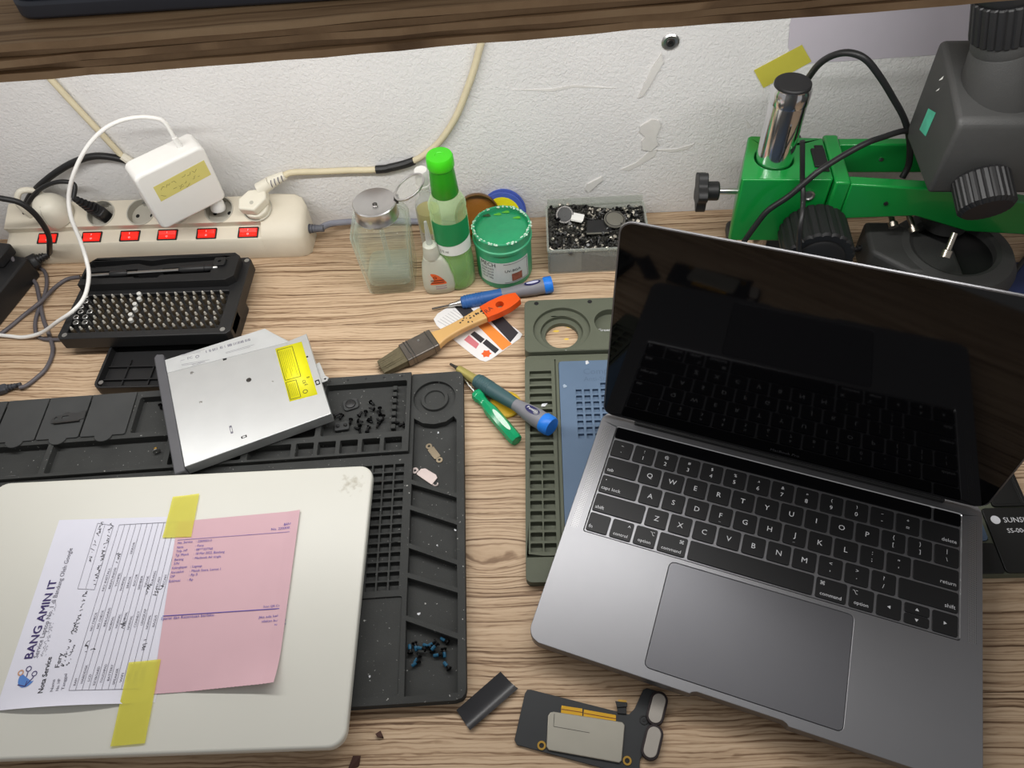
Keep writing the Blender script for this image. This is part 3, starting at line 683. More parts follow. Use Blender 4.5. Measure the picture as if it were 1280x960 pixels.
build('underside', MB().prism([(x * .985 + 1, y * .985 + 1) for x, y in body], 0, 1.0), M_dsteel, odd)
lt = ol(206, 441)
build('bezel', MB().prism([(-9.0, -4), (0.4, -4), (0.4, lt[1] - 1), (-6.0, lt[1] + 2), (-9.0, lt[1] - 2)], 0, OH + 0.2), mat('grey_bezel', (84, 84, 88), 0.5), odd, bevel=1.2)
seam = [ol(222, 462), ol(360, 428)]
build('step_sheet', MB().prism([(0.8, seam[0][1]), seam[1], (seam[1][0] - .2, seam[1][1] + 1), body[4], (0.8, body[5][1] - .5)], OH, OH + 0.35), mat('white_label_film', (196, 198, 198), 0.5, .3), odd)
yl = [ol(*q) for q in ((344, 436), (377, 427), (397, 493), (362, 502))]
lab = build('warning_label', MB().flat(yl, OH + .08), mat('yellow_label', (232, 226, 20), 0.5, var=.03), odd, solid=.08)
def lerp4(Q, u, v): return [(Q[0][i] * (1 - u) + Q[1][i] * u) * (1 - v) + (Q[3][i] * (1 - u) + Q[2][i] * u) * v for i in (0, 1)]
b = MB(); zl = OH + .26
def rect_lines(u0, u1, v0, v1, wd):
    c = [lerp4(yl, u0, v0), lerp4(yl, u1, v0), lerp4(yl, u1, v1), lerp4(yl, u0, v1)]
    for i in range(4): b.line(c[i], c[(i + 1) % 4], wd, zl)
rect_lines(.05, .62, .04, .62, .5); rect_lines(.05, .42, .66, .97, .5)
for i in range(7): b.line(lerp4(yl, .12 + i * .066, .08), lerp4(yl, .12 + i * .066, .58 - (i % 3) * .08), .18, zl)
for i in range(5): b.line(lerp4(yl, .1 + i * .06, .7), lerp4(yl, .1 + i * .06, .93), .18, zl)
c = lerp4(yl, .62, .9); b.plate(circ(c[0], c[1], 2.3, 18), [(circ(c[0], c[1], 1.7, 16), None)], zl, zl + .02)
for u, v, s_ in ((.62, .7, 'CE'), (.8, .66, '8'), (.66, .78, 'E')): c = lerp4(yl, u, v); b.text(s_, c[0], c[1], zl, 4, -math.pi / 2)
build('label_print', b, mat('olive_ink', (70, 68, 20), 0.6), lab, smooth=0)
b = MB(); zl = OH + .42; R = random.Random(5)
c0 = ol(258, 440); c1_ = ol(315, 424); n = 42
for i in range(n):
    if R.random() < .75:
        t_ = i / n; x = c0[0] + (c1_[0] - c0[0]) * t_; y = c0[1] + (c1_[1] - c0[1]) * t_; b.line((x, y - 1.6), (x, y + 1.6), R.uniform(.3, .8), zl)
q = ol(235, 450); b.text('FC', q[0], q[1], zl, 4.5); q = ol(247, 447); b.plate(circ(q[0], q[1] + 1, 1.8, 16), [(circ(q[0], q[1] + 1, 1.2, 14), None)], zl, zl + .02)
for a_, c_ in (((226, 444), (256, 437)), ((227, 456), (262, 450)), ((282, 441), (318, 431)), ((226, 451), (231, 450)), ((240, 456), (256, 452))):
    p_, r_ = ol(*a_), ol(*c_); b.line(p_, r_, .35, zl); b.line((p_[0], p_[1] - 1.3), (r_[0] - 4, r_[1] - 1.3), .3, zl)
build('case_print', b, M_inkgrey, odd, smooth=0)
for px, py, r in ((311, 475, 2.4), (341, 477, 1.0), (240, 466, 1.6), (251, 503, 1.4)):
    c = ol(px, py); build('rivet', MB().lathe([(0, OH), (r, OH), (r, OH + .25), (r * .6, OH + .35), (r * .45, OH + .1), (0, OH + .1)], 16, c[0], c[1]), M_dsteel if r > 2 else M_steel, odd)
for px, py, w_, h_ in ((281, 449, 3.6, 2.6), (305, 546, 5, 2.6), (384, 446, 1.8, 2), (397, 478, 4, 6), (289, 537, 2.2, 9)):
    c = ol(px, py); build('slot', MB().plate(rrect(c[0], c[1], w_, h_, .4, 2), [(rrect(c[0], c[1], w_ * .55, h_ * .55, .2, 2), None)], OH, OH + .1) if w_ > 3.7 or h_ > 8 else MB().prism(rrect(c[0], c[1], w_, h_, .4, 2), OH, OH + .1), M_blkmat if h_ < 8 else M_inkgrey, odd)
q1 = ol(396, 452); q2 = ol(408, 470)
build('mounting_tab', MB().plate([(q1[0] - 3, q1[1]), (q1[0] + 2, q1[1] + 1), (q2[0] - 1, q2[1] + 4), (q2[0] + 1.5, q2[1]), (q2[0] - 1, q2[1] - 3), (q2[0] - 6, q2[1] - 3)], [(circ(q2[0] - 2, q2[1], 1.1, 10), None)], OH - 4, OH - 3), M_odd, odd, bevel=.2)
#@@WMAC
# ------------------------------------------------------------------ white laptop with taped papers
WZ0, WZ1 = 9.1, 25.0
A = bp(467, 581, WZ1); B = bp(441, 934, WZ1); C_ = bp(30, 604, WZ1)
wang = math.atan2(A.y - C_.y, A.x - C_.x); WD = (A - B).length; WWD = 326.0
wm = thing('white_laptop', 'closed white plastic laptop with papers taped on its lid', 'laptop', (A.x, A.y, WZ0), math.degrees(wang) - 0.3)
WH = WZ1 - WZ0
M_wm = mat('aged_white_polycarbonate', (211, 210, 201), 0.35, var=0.04, nscale=9, spec=0.5)
def wm_mat():
    nt = M_wm.node_tree; b = nt.nodes['Principled BSDF']; N = nt.nodes.new; K = nt.links.new
    src = b.inputs['Base Color'].links[0].from_socket
    tc = N('ShaderNodeTexCoord'); prev = src
    for cx, cy, r, sc in ((-18, -17, 13, 190), (-318, -150, 10, 300)):                  # brown scuffs with a shape of their own
        n = N('ShaderNodeTexNoise'); n.inputs['Scale'].default_value = sc; n.inputs['Detail'].default_value = 5; K(tc.outputs['Object'], n.inputs['Vector'])
        d = N('ShaderNodeVectorMath'); d.operation = 'DISTANCE'; d.inputs[1].default_value = (cx * S, cy * S, WH * S); K(tc.outputs['Object'], d.inputs[0])
        m1 = N('ShaderNodeMapRange'); m1.inputs[1].default_value = r * S; m1.inputs[2].default_value = 0; m1.inputs[3].default_value = 0; m1.inputs[4].default_value = .34; K(d.outputs['Value'], m1.inputs[0])
        a = N('ShaderNodeMath'); a.operation = 'ADD'; K(m1.outputs[0], a.inputs[0]); K(n.outputs['Fac'], a.inputs[1])
        m2 = N('ShaderNodeMapRange'); m2.inputs[1].default_value = .62; m2.inputs[2].default_value = .9; m2.inputs[3].default_value = 0; m2.inputs[4].default_value = .5; K(a.outputs[0], m2.inputs[0])
        gt = N('ShaderNodeMath'); gt.operation = 'MULTIPLY'; g2 = N('ShaderNodeMath'); g2.operation = 'LESS_THAN'; g2.inputs[1].default_value = r * S; K(d.outputs['Value'], g2.inputs[0])
        K(m2.outputs[0], gt.inputs[0]); K(g2.outputs[0], gt.inputs[1])
        mx = N('ShaderNodeMix'); mx.data_type = 'RGBA'; K(gt.outputs[0], mx.inputs[0]); K(prev, mx.inputs[6]); mx.inputs[7].default_value = lin((120, 104, 60)); prev = mx.outputs[2]
    K(prev, b.inputs['Base Color'])
wm_mat()
build('lid', MB().prism(rrect(-WWD / 2, -WD / 2, WWD, WD, 12, 8), WH - 8, WH), M_wm, wm, bevel=2.0, bseg=4)
build('base', MB().prism(rrect(-WWD / 2, -WD / 2, WWD - 5, WD - 5, 12, 8), 0, WH - 8.6), mat('white_base_shell', (206, 206, 204), 0.4, var=.04), wm, bevel=1.5, bseg=3)
build('seam', MB().prism(rrect(-WWD / 2, -WD / 2, WWD - 6, WD - 6, 11, 8), WH - 8.7, WH - 7.9), M_blkmat, wm)
PZ = WZ1 + 0.15
def sheet(name, cpx4, lift, material, label, cat, z0, nx=16, ny=16, parent=None, th=.1, edge=None):
    C = [bp(x, y, z0) for x, y in cpx4]          # TL, TR, BR, BL
    V = []; F = []
    for j in range(ny + 1):
        for i in range(nx + 1):
            u, v = i / nx, j / ny
            p = (C[0] * (1 - u) + C[1] * u) * (1 - v) + (C[3] * (1 - u) + C[2] * u) * v
            dx, dy, dz = lift(u, v); V.append((p.x + dx, p.y + dy, z0 + dz))
    for j in range(ny):
        for i in range(nx):
            a = j * (nx + 1) + i; F.append((a, a + 1, a + nx + 2, a + nx + 1))
    o = build(name, MB().add(V, F), material, parent, smooth=80)
    return tag(o, label, cat) if label else o
def bump(x, c, w_): return max(0.0, 1 - ((x - c) / w_) ** 2)
note = thing('service_note', 'white printed service note with handwriting taped to the white laptop', 'paper', (0, 0, 0))
sheet('paper', ((74, 650), (238, 645), (194, 878), (-6, 889)), lambda u, v: (0, 0, 4.5 * max(0, (v - .945) / .055) ** 1.5 * bump(u, .42, .45)), M_paper, None, None, PZ, 18, 22, note)
b = MB(); z = PZ + .28
for _d in (0, .35, .7): b.ptext('BANG AMIN IT', (40 + _d, 823 - _d), (71 + _d, 725 - _d), z + _d * .03, 8.8)
BOLD = 0.012; build('heading_print', b, M_inknavy, note, smooth=0)
build('heading_print', MB().ptext('Nota Service', (53, 866), (65, 821), z, 5.2), M_ink, note, smooth=0); BOLD = 0.0
b = MB()
b.ptext('Service Laptop No. 1 di Bandung Oleh Google', (47, 822), (91, 685), z, 5.0)
b.ptext('Nama', (66, 864), (69, 849), z, 3.0); b.ptext('No. HP', (73, 863), (76, 848), z, 3.0); b.ptext('Tanggal', (80, 862), (84, 842), z, 3.0)
for k, (a_, c_) in enumerate((((53, 821), (72, 750)), ((57, 820), (68, 776)))): b.scribble(a_, c_, z, 1.6, .18, .8, k)
o = build('small_print', b, M_inkgrey, note, smooth=0); o['kind'] = 'stuff'
b = MB()                                             # ruled table, eleven rows
topL, botL, topR, botR = (149, 656), (86, 863), (226, 652), (176, 861)
def tp(u, v): return (botL[0] + (botR[0] - botL[0]) * u) * (1 - v) + (topL[0] + (topR[0] - topL[0]) * u) * v, (botL[1] + (botR[1] - botL[1]) * u) * (1 - v) + (topL[1] + (topR[1] - topL[1]) * u) * v
for i in range(12): b.pline(tp(i / 11, 0), tp(i / 11, 1), .28, z)
for v in (0, 1): b.pline(tp(0, v), tp(1, v), .35, z)
bx = ((97, 736), (122, 654), (142, 657), (118, 737))
for i in range(4): b.pline(bx[i], bx[(i + 1) % 4], .28, z)
b.pline((107, 736), (131, 656), .22, z)
build('table_rules', b, M_inkgrey, note, smooth=0)
rows = [('RAM', 'NO CHECK', 'NO INSTALL'), ('HARDDISK', 'NO CHECK', 'BERFUNGSI'), ('LCD', 'BERGARIS', 'TOMPEL'), ('KEYBOARD', 'NORMAL', 'NORMAL', 'ERROR'), ('TOUCHPAD', 'NORMAL', 'ERROR'), ('BATTERY', 'NORMAL', 'BOCOR'), ('SPEAKER', 'NORMAL', 'SEMBER'), ('WIFI', 'CONNECT', 'TIDAK'), ('USB', 'LENGKAP', 'KURANG'), ('ENGSEL', 'NORMAL', 'PECAH'), ('CASING', 'BAGUS', 'PECAH')]
for i, r_ in enumerate(rows):
    for k, t_ in enumerate(r_):
        b = MB()
        v0 = (.03, .36, .6, .82)[k] + .012 * (i % 3); b.ptext(t_, tp((i + .8) / 11, v0), tp((i + .8) / 11, v0 + .014 * len(t_)), z, 2.5)
        build('word_print', b, M_inkgrey, note, smooth=0)

b = MB()
build('handwriting', b.ptext('Fery', (74, 834), (79, 816), z, 5.0), M_ink, note, smooth=0)
for k, (a_, c_, h_) in enumerate((((80, 833), (97, 772), 2.6), ((86, 832), (94, 806), 2.6), ((96, 790), (110, 737), 3.0), ((113, 703), (130, 652), 3.2), ((120, 731), (142, 654), 3.2), ((108, 815), (112, 800), 3), ((116, 817), (122, 808), 4), ((180, 813), (186, 800), 4), ((182, 745), (190, 730), 4), ((195, 745), (205, 732), 4), ((155, 785), (160, 772), 4), ((146, 707), (152, 690), 4))):
    build('handwriting', MB().scribble(a_, c_, z, h_, .34, .9, k + 20), M_ink, note, smooth=0)
logo = bp(34, 847, z); la = math.radians(70)
lg = build('logo', MB().merge(MB().flat([(7 * math.cos(a), 6 * math.sin(a)) for a in [math.pi * .45 + math.pi * i / 14 * 1.05 for i in range(15)]] + [(-1, -5.0), (0, 1)], 0), Matrix.Translation(logo) @ Matrix.Rotation(la, 4, 'Z')), mat('blue_ink', (84, 130, 200), 0.7), note, smooth=0)
b = MB()
def ring(x, y, r0, r1):
    p = bp(x, y, z); b.plate(circ(p.x, p.y, r1, 20), [(circ(p.x, p.y, r0, 18), None)], z + .01, z + .03)
ring(36, 836, 1.5, 2.1); ring(43, 842, 1.4, 2.0); b.pline((22, 856), (31, 858), .7, z + .02); b.pline((31, 858), (42, 846), .7, z + .02); b.pline((33, 846), (35, 840), .7, z + .02); b.pline((34, 851), (31, 858), .6, z + .02)
build('logo_lines', b, M_inknavy, lg, smooth=0)
b = MB(); p = bp(26, 841, z); b.plate(circ(p.x, p.y, 2.2, 18), [(circ(p.x, p.y, 1.3, 16), None)], z + .02, z + .04); build('logo_dot', b, mat('tan_ink', (196, 150, 120), .7), lg, smooth=0)
# pink receipt
rc = thing('pink_receipt', 'pink receipt with violet print taped beside the white note', 'paper', (0, 0, 0))
sheet('paper', ((222, 652), (375.5, 638), (346, 857), (190, 868)), lambda u, v: (0, (0.35 if int(u * 60) % 2 else 0) * (v > .99), 6.5 * max(0, (v - .8) / .2) ** 2 * max(0, (u - .25) / .75) + 1.2 * max(0, (u - .9) / .1)), M_pink, None, None, PZ + .5, 60, 24, rc)
b = MB(); z = PZ + .95
for k, (x, y, t1, t2) in enumerate(((222, 680, 'No. Service', ': 220300313'), (221, 685.5, 'Nama', ': Fery'), (220, 690.5, 'Telp. HP', ': 08***337760'), (219, 695.5, 'Tgl. Masuk', ': 18 Mar 2022, Bandung'), (218, 701, 'Barang', ': Macbook Air single'), (217, 706, 'S/N', ''), (215, 711.5, 'Kelengkapan', ': Laptop'), (214, 717, 'Kerusakan', ': Masuk Suara, Lemot 1'), (213, 722, 'DP', ': Rp 0'), (211, 728, 'Estimasi', ': Rp'))):
    b.ptext(t1, (x, y), (x + 1.5 * len(t1) + 2, y - .35 * len(t1) * .5), z, 2.9)
    if t2: b.ptext(t2, (x + 23, y - 2.0), (x + 23 + 1.75 * len(t2), y - 2.0 - .12 * len(t2)), z, 2.9)
b.ptext('BANG AM', (355, 657), (372, 655), z, 3.4); b.ptext('No. 220300313', (339, 663), (369, 660), z, 3.0)
b.ptext('Scan QR Code ini', (329, 759.5), (359, 757.5), z, 2.4)
b.ptext('Syarat dan Ketentuan berlaku', (201, 775), (267, 770), z, 3.2)
for k, (a_, c_) in enumerate((((323, 773), (357, 770)), ((327, 778), (357, 776)), ((343, 782), (357, 781)))): b.ptext(('Jika ada keluhan', 'silakan hubungi', 'nomor ini')[k], a_, c_, z, 2.6)
b.pline((222, 675), (371, 664), .3, z); b.pline((203, 770), (358, 760), .6, z)
p = bp(264, 840, z); b.line((p.x - 2, p.y), (p.x + 2, p.y), .8, z)
build('receipt_print', b, M_inkblue, rc, smooth=0)
def tape(px4, label):
    sheet('tape_strip', px4, lambda u, v: (0, 0, .12 * math.sin(u * 9 + v * 14)), M_tape, label, 'tape', PZ + 1.15, 8, 14, None, .08)
tape(((216, 621), (249, 617), (239, 671), (203, 672)), 'yellow tape strip across the top of both papers')
tape(((161, 828), (201, 824), (181, 929), (138, 933)), 'long yellow tape strip across the bottom of both papers')
#@@STRIP
# ------------------------------------------------------------------ power strip and what is plugged into it
SX0, SX1 = -556.0, -222.0
ps = thing('power_strip', 'ivory power strip with six sockets and red lit switches', 'power strip', (-389, 183.6, 0), -0.9)
SL = SX1 - SX0; hx_ = SL / 2
PROF = [(2, 0), (0, 4), (0.5, 27), (2, 29.5), (16, 34), (16.2, 34.6), (44.5, 46), (46, 45), (46.5, 42), (46.5, 0)]
def ring_at(x, k): return [Vector((x, 23 + (y - 23) * k, max(0, z_ * (1 - (1 - k) * .6)))) for y, z_ in PROF]
CAPX = hx_ - 46
body = MB().loft([ring_at(x, k) for x, k in [(-hx_, .86), (-hx_ + 2, .95), (-hx_ + 7, 1), (CAPX, 1)]])
build('body', body, M_ivory, ps, smooth=40, bevel=.6)
def er(x, k): return [Vector((x, 23 + (y - 23) * k, max(0, z_ * (1 - (1 - k) * .5)))) for y, z_ in [(2, 0), (0, 4), (.6, 27), (3, 32), (10, 38), (16, 42), (24, 46), (30, 48.5), (43, 54), (45.5, 53), (46.5, 50), (46.5, 0)]]
build('end_cap', MB().loft([er(CAPX, 1), er(hx_ - 30, 1), er(hx_ - 12, .97), er(hx_ - 4, .86), er(hx_, .62)]), M_ivory, ps, smooth=60)
slope = math.atan2(46 - 34.6, 44.5 - 16.2); SF = 9.0           # the socket face plate is SF thick, sockets are sunk into it
def face_m(x, y, up=0.0):
    return Matrix.Translation((x, y, 34.6 + (y - 16.2) * math.tan(slope))) @ Matrix.Rotation(slope, 4, 'X') @ Matrix.Translation((0, 0, up))
def sock_x(px, py=255):
    p = bw(px, py, 184 + 31); return p.x + 389
SXS = [sock_x(66), sock_x(119, 252), sock_x(170, 250), sock_x(216, 250), sock_x(270, 248), sock_x(318, 244)]
M_ivd = mat('greyish_ivory', (186, 182, 170), .42, var=.05)  # greyer ivory plastic of the socket inserts and plug details
SYC = 30.6; FL = 30.4
fpl = [(-hx_ + 3, -FL / 2), (CAPX, -FL / 2), (CAPX, FL / 2), (-hx_ + 3, FL / 2)]
build('socket_face', MB().plate(fpl, [(circ(x, 0, 14.6, 36), None) for x in SXS], 0, SF).xf(face_m(0, SYC)), M_ivory, ps, smooth=30, bevel=.7)
for i, x in enumerate(SXS):
    M = face_m(x, SYC)
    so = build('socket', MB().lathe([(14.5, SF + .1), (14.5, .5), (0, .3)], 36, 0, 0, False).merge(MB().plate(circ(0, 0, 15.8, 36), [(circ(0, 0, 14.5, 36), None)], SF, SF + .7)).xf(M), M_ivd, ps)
    if i in (1, 2, 3, 4):
        build('pin_hole', MB().flat(circ(-8, 0, 2.2, 12), .6).flat(circ(8, 0, 2.2, 12), .6).xf(M), M_blkmat, so, smooth=0)
        build('earth_clip', MB().box(-2.5, 2.5, 11.8, 14.2, .45, 5).box(-2.5, 2.5, -14.2, -11.8, .45, 5).xf(M), M_steel, so)
ts = math.atan2(34 - 29.5, 16 - 2)
for i, px in enumerate((54, 111, 160, 208, 258, 311)):
    p = bw(px, 293 - i * .6, 184 + 8); x = p.x + 389
    M = Matrix.Translation((x, 8.6, 31.6)) @ Matrix.Rotation(ts, 4, 'X')
    fr = build('switch_frame', MB().plate(rrect(0, 0, 22, 12.8, .6, 2), [(rrect(0, 0, 19.6, 10.6, .5, 2), None)], 0, 1.3).xf(M), M_blkpl, ps)
    build('rocker', MB().prism([(-9.6, -5.1), (9.6, -5.1), (9.6, 5.1), (-9.6, 5.1)], -.5, .5).merge(MB().loft([[Vector((x_, -4.4, .5)), Vector((x_, 4.4, .5)), Vector((x_, 4.0, 2.6)), Vector((x_, 0, 1.3)), Vector((x_, -4.0, 1.5))] for x_ in (-9.2, 9.2)])).xf(M), M_red, fr, smooth=20)
    build('switch_mark', MB().plate(circ(0, -2.4, 1.1, 12), [(circ(0, -2.4, .7, 10), None)], 1.75, 1.8).box(-.25, .25, 1.2, 3.4, 2.4, 2.45).xf(M), M_legend, fr, smooth=0)
b = MB()
for k in range(5): b.cyl((hx_ - 1 + k * 3, 23, 22), (hx_ + 1 + k * 3, 23, 22), 5.2 - .4 * k)
build('strain_relief', b.cyl((hx_ - 4, 23, 22), (hx_ + 16, 23, 22), 3.8), mat('grey_relief', (96, 98, 106), .6), ps)
def cable(name, pts, r, material, label, n=8, parent=None, flat=1.0):
    o = build(name, MB().tube(pts, r, n, 7, True, flat), material, parent, smooth=60)
    return tag(o, label, 'cable') if label else o
def zp(px, py, z): p = bp(px, py, z); return (p.x, p.y, p.z)
def yp(px, py, y): p = bw(px, py, y); return (p.x, p.y, p.z)
rl = ps.matrix_basis @ Vector(((hx_ + 12) * S, 23 * S, 22 * S)) / S
o = cable('cord', [tuple(rl), yp(412, 280, 214), yp(428, 278, 220), yp(445, 277, 225), yp(480, 276, 227), yp(540, 278, 228), yp(620, 284, 228)], 3.6, mat('grey_cord', (138, 140, 152), .5), None, 8, ps); o.matrix_parent_inverse = ps.matrix_basis.inverted()
# plugs
def sock_world(i, up=0.0):
    M = ps.matrix_basis @ Matrix.Scale(1, 4); v = face_m(SXS[i], SYC, SF) @ Vector((0, 0, up)); return M @ (v * S) / S
def plug_frame(i, label, name):
    t = thing(name, label, 'plug'); q = sock_world(i, .6); t.location = q * S
    t.rotation_euler = (slope, 0, math.radians(-0.9)); return t
pl = plug_frame(0, 'rounded ivory plug in the first socket of the power strip', 'wall_plug')
build('plug_body', MB().lathe([(0, -6), (13.6, -6), (14, 0), (18, 1), (18.5, 5), (18, 12), (16, 19), (12.5, 25), (8, 28.5), (0, 29.5)], 32), M_ivory2, pl)
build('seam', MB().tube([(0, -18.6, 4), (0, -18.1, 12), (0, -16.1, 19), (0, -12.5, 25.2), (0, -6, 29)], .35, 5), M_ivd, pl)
build('cord_tail', MB().tube([(-4, 12, 16), (-14, 16, 24), (-24, 12, 30), (-31, 4, 22), (-31, 0, 4), (-30, 0, -14)], 3.3, 8), M_ivory2, pl, smooth=60)
pb = plug_frame(1, 'black moulded plug in the second socket of the power strip', 'wall_plug')
pd = Matrix.Rotation(math.radians(32), 4, 'Y') @ Matrix.Rotation(math.radians(-14), 4, 'X')
build('plug_body', MB().prism(rrect(0, 0, 21, 13, 4), -7.5, 10).xf(Matrix.Rotation(math.radians(-30), 4, 'Z')), M_blkpl, pb, bevel=1.5)
b = MB()
for k in range(6): b.merge(MB().prism(rrect(-2 - k * 1.7, .5 * k, 13 - k * 1.2, 10 - k * .7, 2.5), 9 + k * 3.2, 11.2 + k * 3.2), Matrix.Identity(4))
build('strain_relief', b.tube([(0, 0, 8), (-6, 2, 18), (-13, 3, 29)], 2.8, 8), M_blkpl, pb)
tipb = (ps.matrix_basis.to_3x3() @ (Matrix.Rotation(slope, 3, 'X') @ Vector((-13, 3, 28)))) + sock_world(1, .6)
cable('black_cable', [tuple(tipb), yp(93, 231, 214), yp(78, 227, 214), yp(60, 231, 213), yp(45, 241, 213), yp(34, 257, 214), yp(29, 275, 220), yp(26, 290, 225), yp(25, 296, 226)], 2.4, M_blkpl, 'thin black cable looping from the black plug down behind the strip')
cable('black_cable', [yp(170, 207, 228), yp(152, 199, 227), yp(120, 195, 226), yp(92, 203, 224), yp(64, 220, 222), yp(42, 240, 221), yp(32, 258, 222), yp(28, 275, 226), yp(24, 297, 228)], 3.6, M_blkpl, 'thick black cable arching over the strip behind the white charger')
# beige plug with cable, splice and run along the wall
p6 = plug_frame(5, 'ivory angled plug in the last socket of the power strip', 'wall_plug')
build('plug_body', MB().prism(rrect(0, 0, 27, 27, 13, 5), -7, 6).prism([(-13, -10), (4, -12), (16, 2), (14, 14), (-4, 12), (-14, 2)], 6, 18), M_ivory2, p6, bevel=2.0, bseg=3)
build('grip_hole', MB().lathe([(0, 18), (2.2, 18), (2.2, 18.2), (0, 18.2)], 12, 1, -3), M_ivd, p6)
q6 = sock_world(5, 12)
v0 = Vector(yp(338, 228, 219)); v1 = Vector(yp(356, 219, 222))
b = MB().cyl(v0, v1, 6.5, 4.5)
d6 = (v1 - v0).normalized()
o = build('strain_relief', b.cyl(v0 - d6 * 14 + Vector((0, 0, -2)), v0, 7.5, 6.5), M_ivory2, p6); o.matrix_parent_inverse = p6.matrix_basis.inverted()
b = MB()
for k in range(4):
    c = v0 + d6 * (3 + 4.2 * k); b.tube([c + Vector((0, -6.0 + .5 * k, -3)), c + Vector((0, -6.4 + .5 * k, 1)), c + Vector((0, -4.2, 4.6 - .3 * k))], .55, 5)
o = build('relief_slot', b, M_inkgrey, p6); o.matrix_parent_inverse = p6.matrix_basis.inverted()
cb = cable('beige_cable', [tuple(v1 - d6 * 2), yp(366, 215.5, 226), yp(400, 214.5, 229), yp(435, 213, 229.5), yp(470, 212, 229.5), yp(495, 208, 229.5), yp(517, 201, 229.5), yp(535, 190, 229.5), yp(552, 174, 229.5), yp(570, 146, 229.5), yp(583, 114, 229.5), yp(592, 88, 229.5), yp(598, 66, 229.5), yp(603, 40, 229.5), (-12, 229.5, 270), (-8, 229.5, 330), (-8, 229.5, 389)], 3.4, M_beige, 'beige cable with black tape splice climbing the white wall')
build('tape_splice', MB().tube([yp(470, 212, 229.4), yp(482, 211, 229.4), yp(488, 209.5, 229.4), yp(495, 208, 229.4), yp(508, 204.5, 229.4), yp(517.5, 201, 229.4)], 4.3, 10), M_blkpl, cb)
_e0 = Vector(yp(70, 106, 229.5)); _e1 = Vector(yp(120, 160, 229.5))
cb2 = cable('beige_cable', [_e0 + (_e0 - _e1) * 3, _e0 + (_e0 - _e1) * 1.5, _e0 + (_e0 - _e1) * .6, yp(70, 106, 229.5), yp(90, 128, 229.5), yp(120, 160, 229.5), yp(145, 187, 229.5), yp(153, 196, 229)], 3.2, M_beige, 'stained beige cable slanting down the wall behind the white charger')
build('cable_joint', MB().tube([yp(152, 195, 228.5), yp(163, 202, 228), yp(178, 212, 227)], 4.6, 10), M_ivory2, cb2)
# white charger brick
ad = thing('charger_brick', 'square white laptop charger with yellow handwritten tape label', 'charger')
AM = Matrix(((0.787, 0.05, 0.615), (0.616, -0.113, -0.78), (0.03, 0.992, -0.12)))
x_ = Vector((AM[0][0], AM[1][0], AM[2][0])).normalized(); zn = Vector((AM[0][2], AM[1][2], AM[2][2])); zn = (zn - x_ * zn.dot(x_)).normalized(); yn = zn.cross(x_)
fA = 0.905; cA = CAM + (Vector((-362.7, 245.0, 49.9)) - CAM) * fA; AS = 80 * fA
M4 = Matrix.Identity(4)
for i in range(3): M4[i][0] = x_[i]; M4[i][1] = yn[i]; M4[i][2] = zn[i]; M4[i][3] = cA[i] * S
ad.matrix_world = M4
build('brick', MB().prism(rrect(0, 0, AS, AS, 7, 6), -27, 0), M_whitepl, ad, bevel=3, bseg=4)
tl = build('tape_label', MB().flat([(-24, 18), (31, 20.5), (31.5, 1), (-24, -1.5)], .12), M_ytape2, ad, smooth=0, solid=.1)
b = MB(); R = random.Random(2)
for (x0, y0, n_, h_) in ((-19, 11, 12, 3.2), (4, 12.5, 12, 3.0), (-8, 4.5, 11, 3.5), (-22, 2, 5, 3.4), (-2, .6, 9, 3.2), (13, 6, 6, 2.6)):
    last = None
    for k in range(n_):
        p = (x0 + k * 1.5 + R.uniform(-.4, .4), y0 + h_ * R.choice((0, .4, .9)))
        if last and k % 4: b.line(last, p, .35, .26)
        last = p
build('label_handwriting', b, mat('brown_ink', (96, 84, 44), .7), tl, smooth=0)
build('cable_boot', MB().cyl((18, AS / 2 - 1, -13), (17, AS / 2 + 12, -13), 3.0, 2.6), M_whitepl, ad)
build('plug_adapter', MB().prism(rrect(0, 0, 20, 30, 8, 5), 0, 14).xf(Matrix.Translation((AS / 2 - 10, -AS / 2 + 4, -27)) @ Matrix.Rotation(math.pi / 2, 4, 'X')), M_whitepl, ad, bevel=2)
q = sock_world(4, .5)
pinv = M4.inverted() @ (q * S) / S
build('plug_foot', MB().spin([(0, 0), (7.5, 0), (8, 3), (7, 9), (5, 12), (0, 13)], pinv, Vector((AS / 2 - 8, -AS / 2 + 2, -14)), 20).tube([pinv, (AS / 2 - 9, -AS / 2 - 2, -16)], 6, 12, sm=False), M_whitepl, ad)
top = M4 @ Vector((17 * S, (AS / 2 + 11) * S, -13 * S)) / S
cable('white_cable', [tuple(top), yp(205, 152, top.y), yp(190, 147, top.y - 2), yp(172, 146.5, top.y - 4), yp(150, 151, top.y - 8), yp(128, 163, top.y - 14), yp(108, 185, top.y - 22), yp(93, 215, 165), yp(86, 245, 160), yp(89, 272, 152), yp(100, 300, 145), yp(108, 325, 135), zp(111, 345, 48), zp(106, 370, 44), zp(92, 388, 42), zp(72, 402, 30), zp(52, 416, 10), zp(30, 421.5, 3), zp(10, 420, 2.6), zp(-25, 417, 2.6), zp(-70, 420, 2.6), zp(-140, 428, 2.6), zp(-220, 436, 2.6)], 2.05, M_whitepl, 'thin white charger cable hanging across the bit case to the desk')
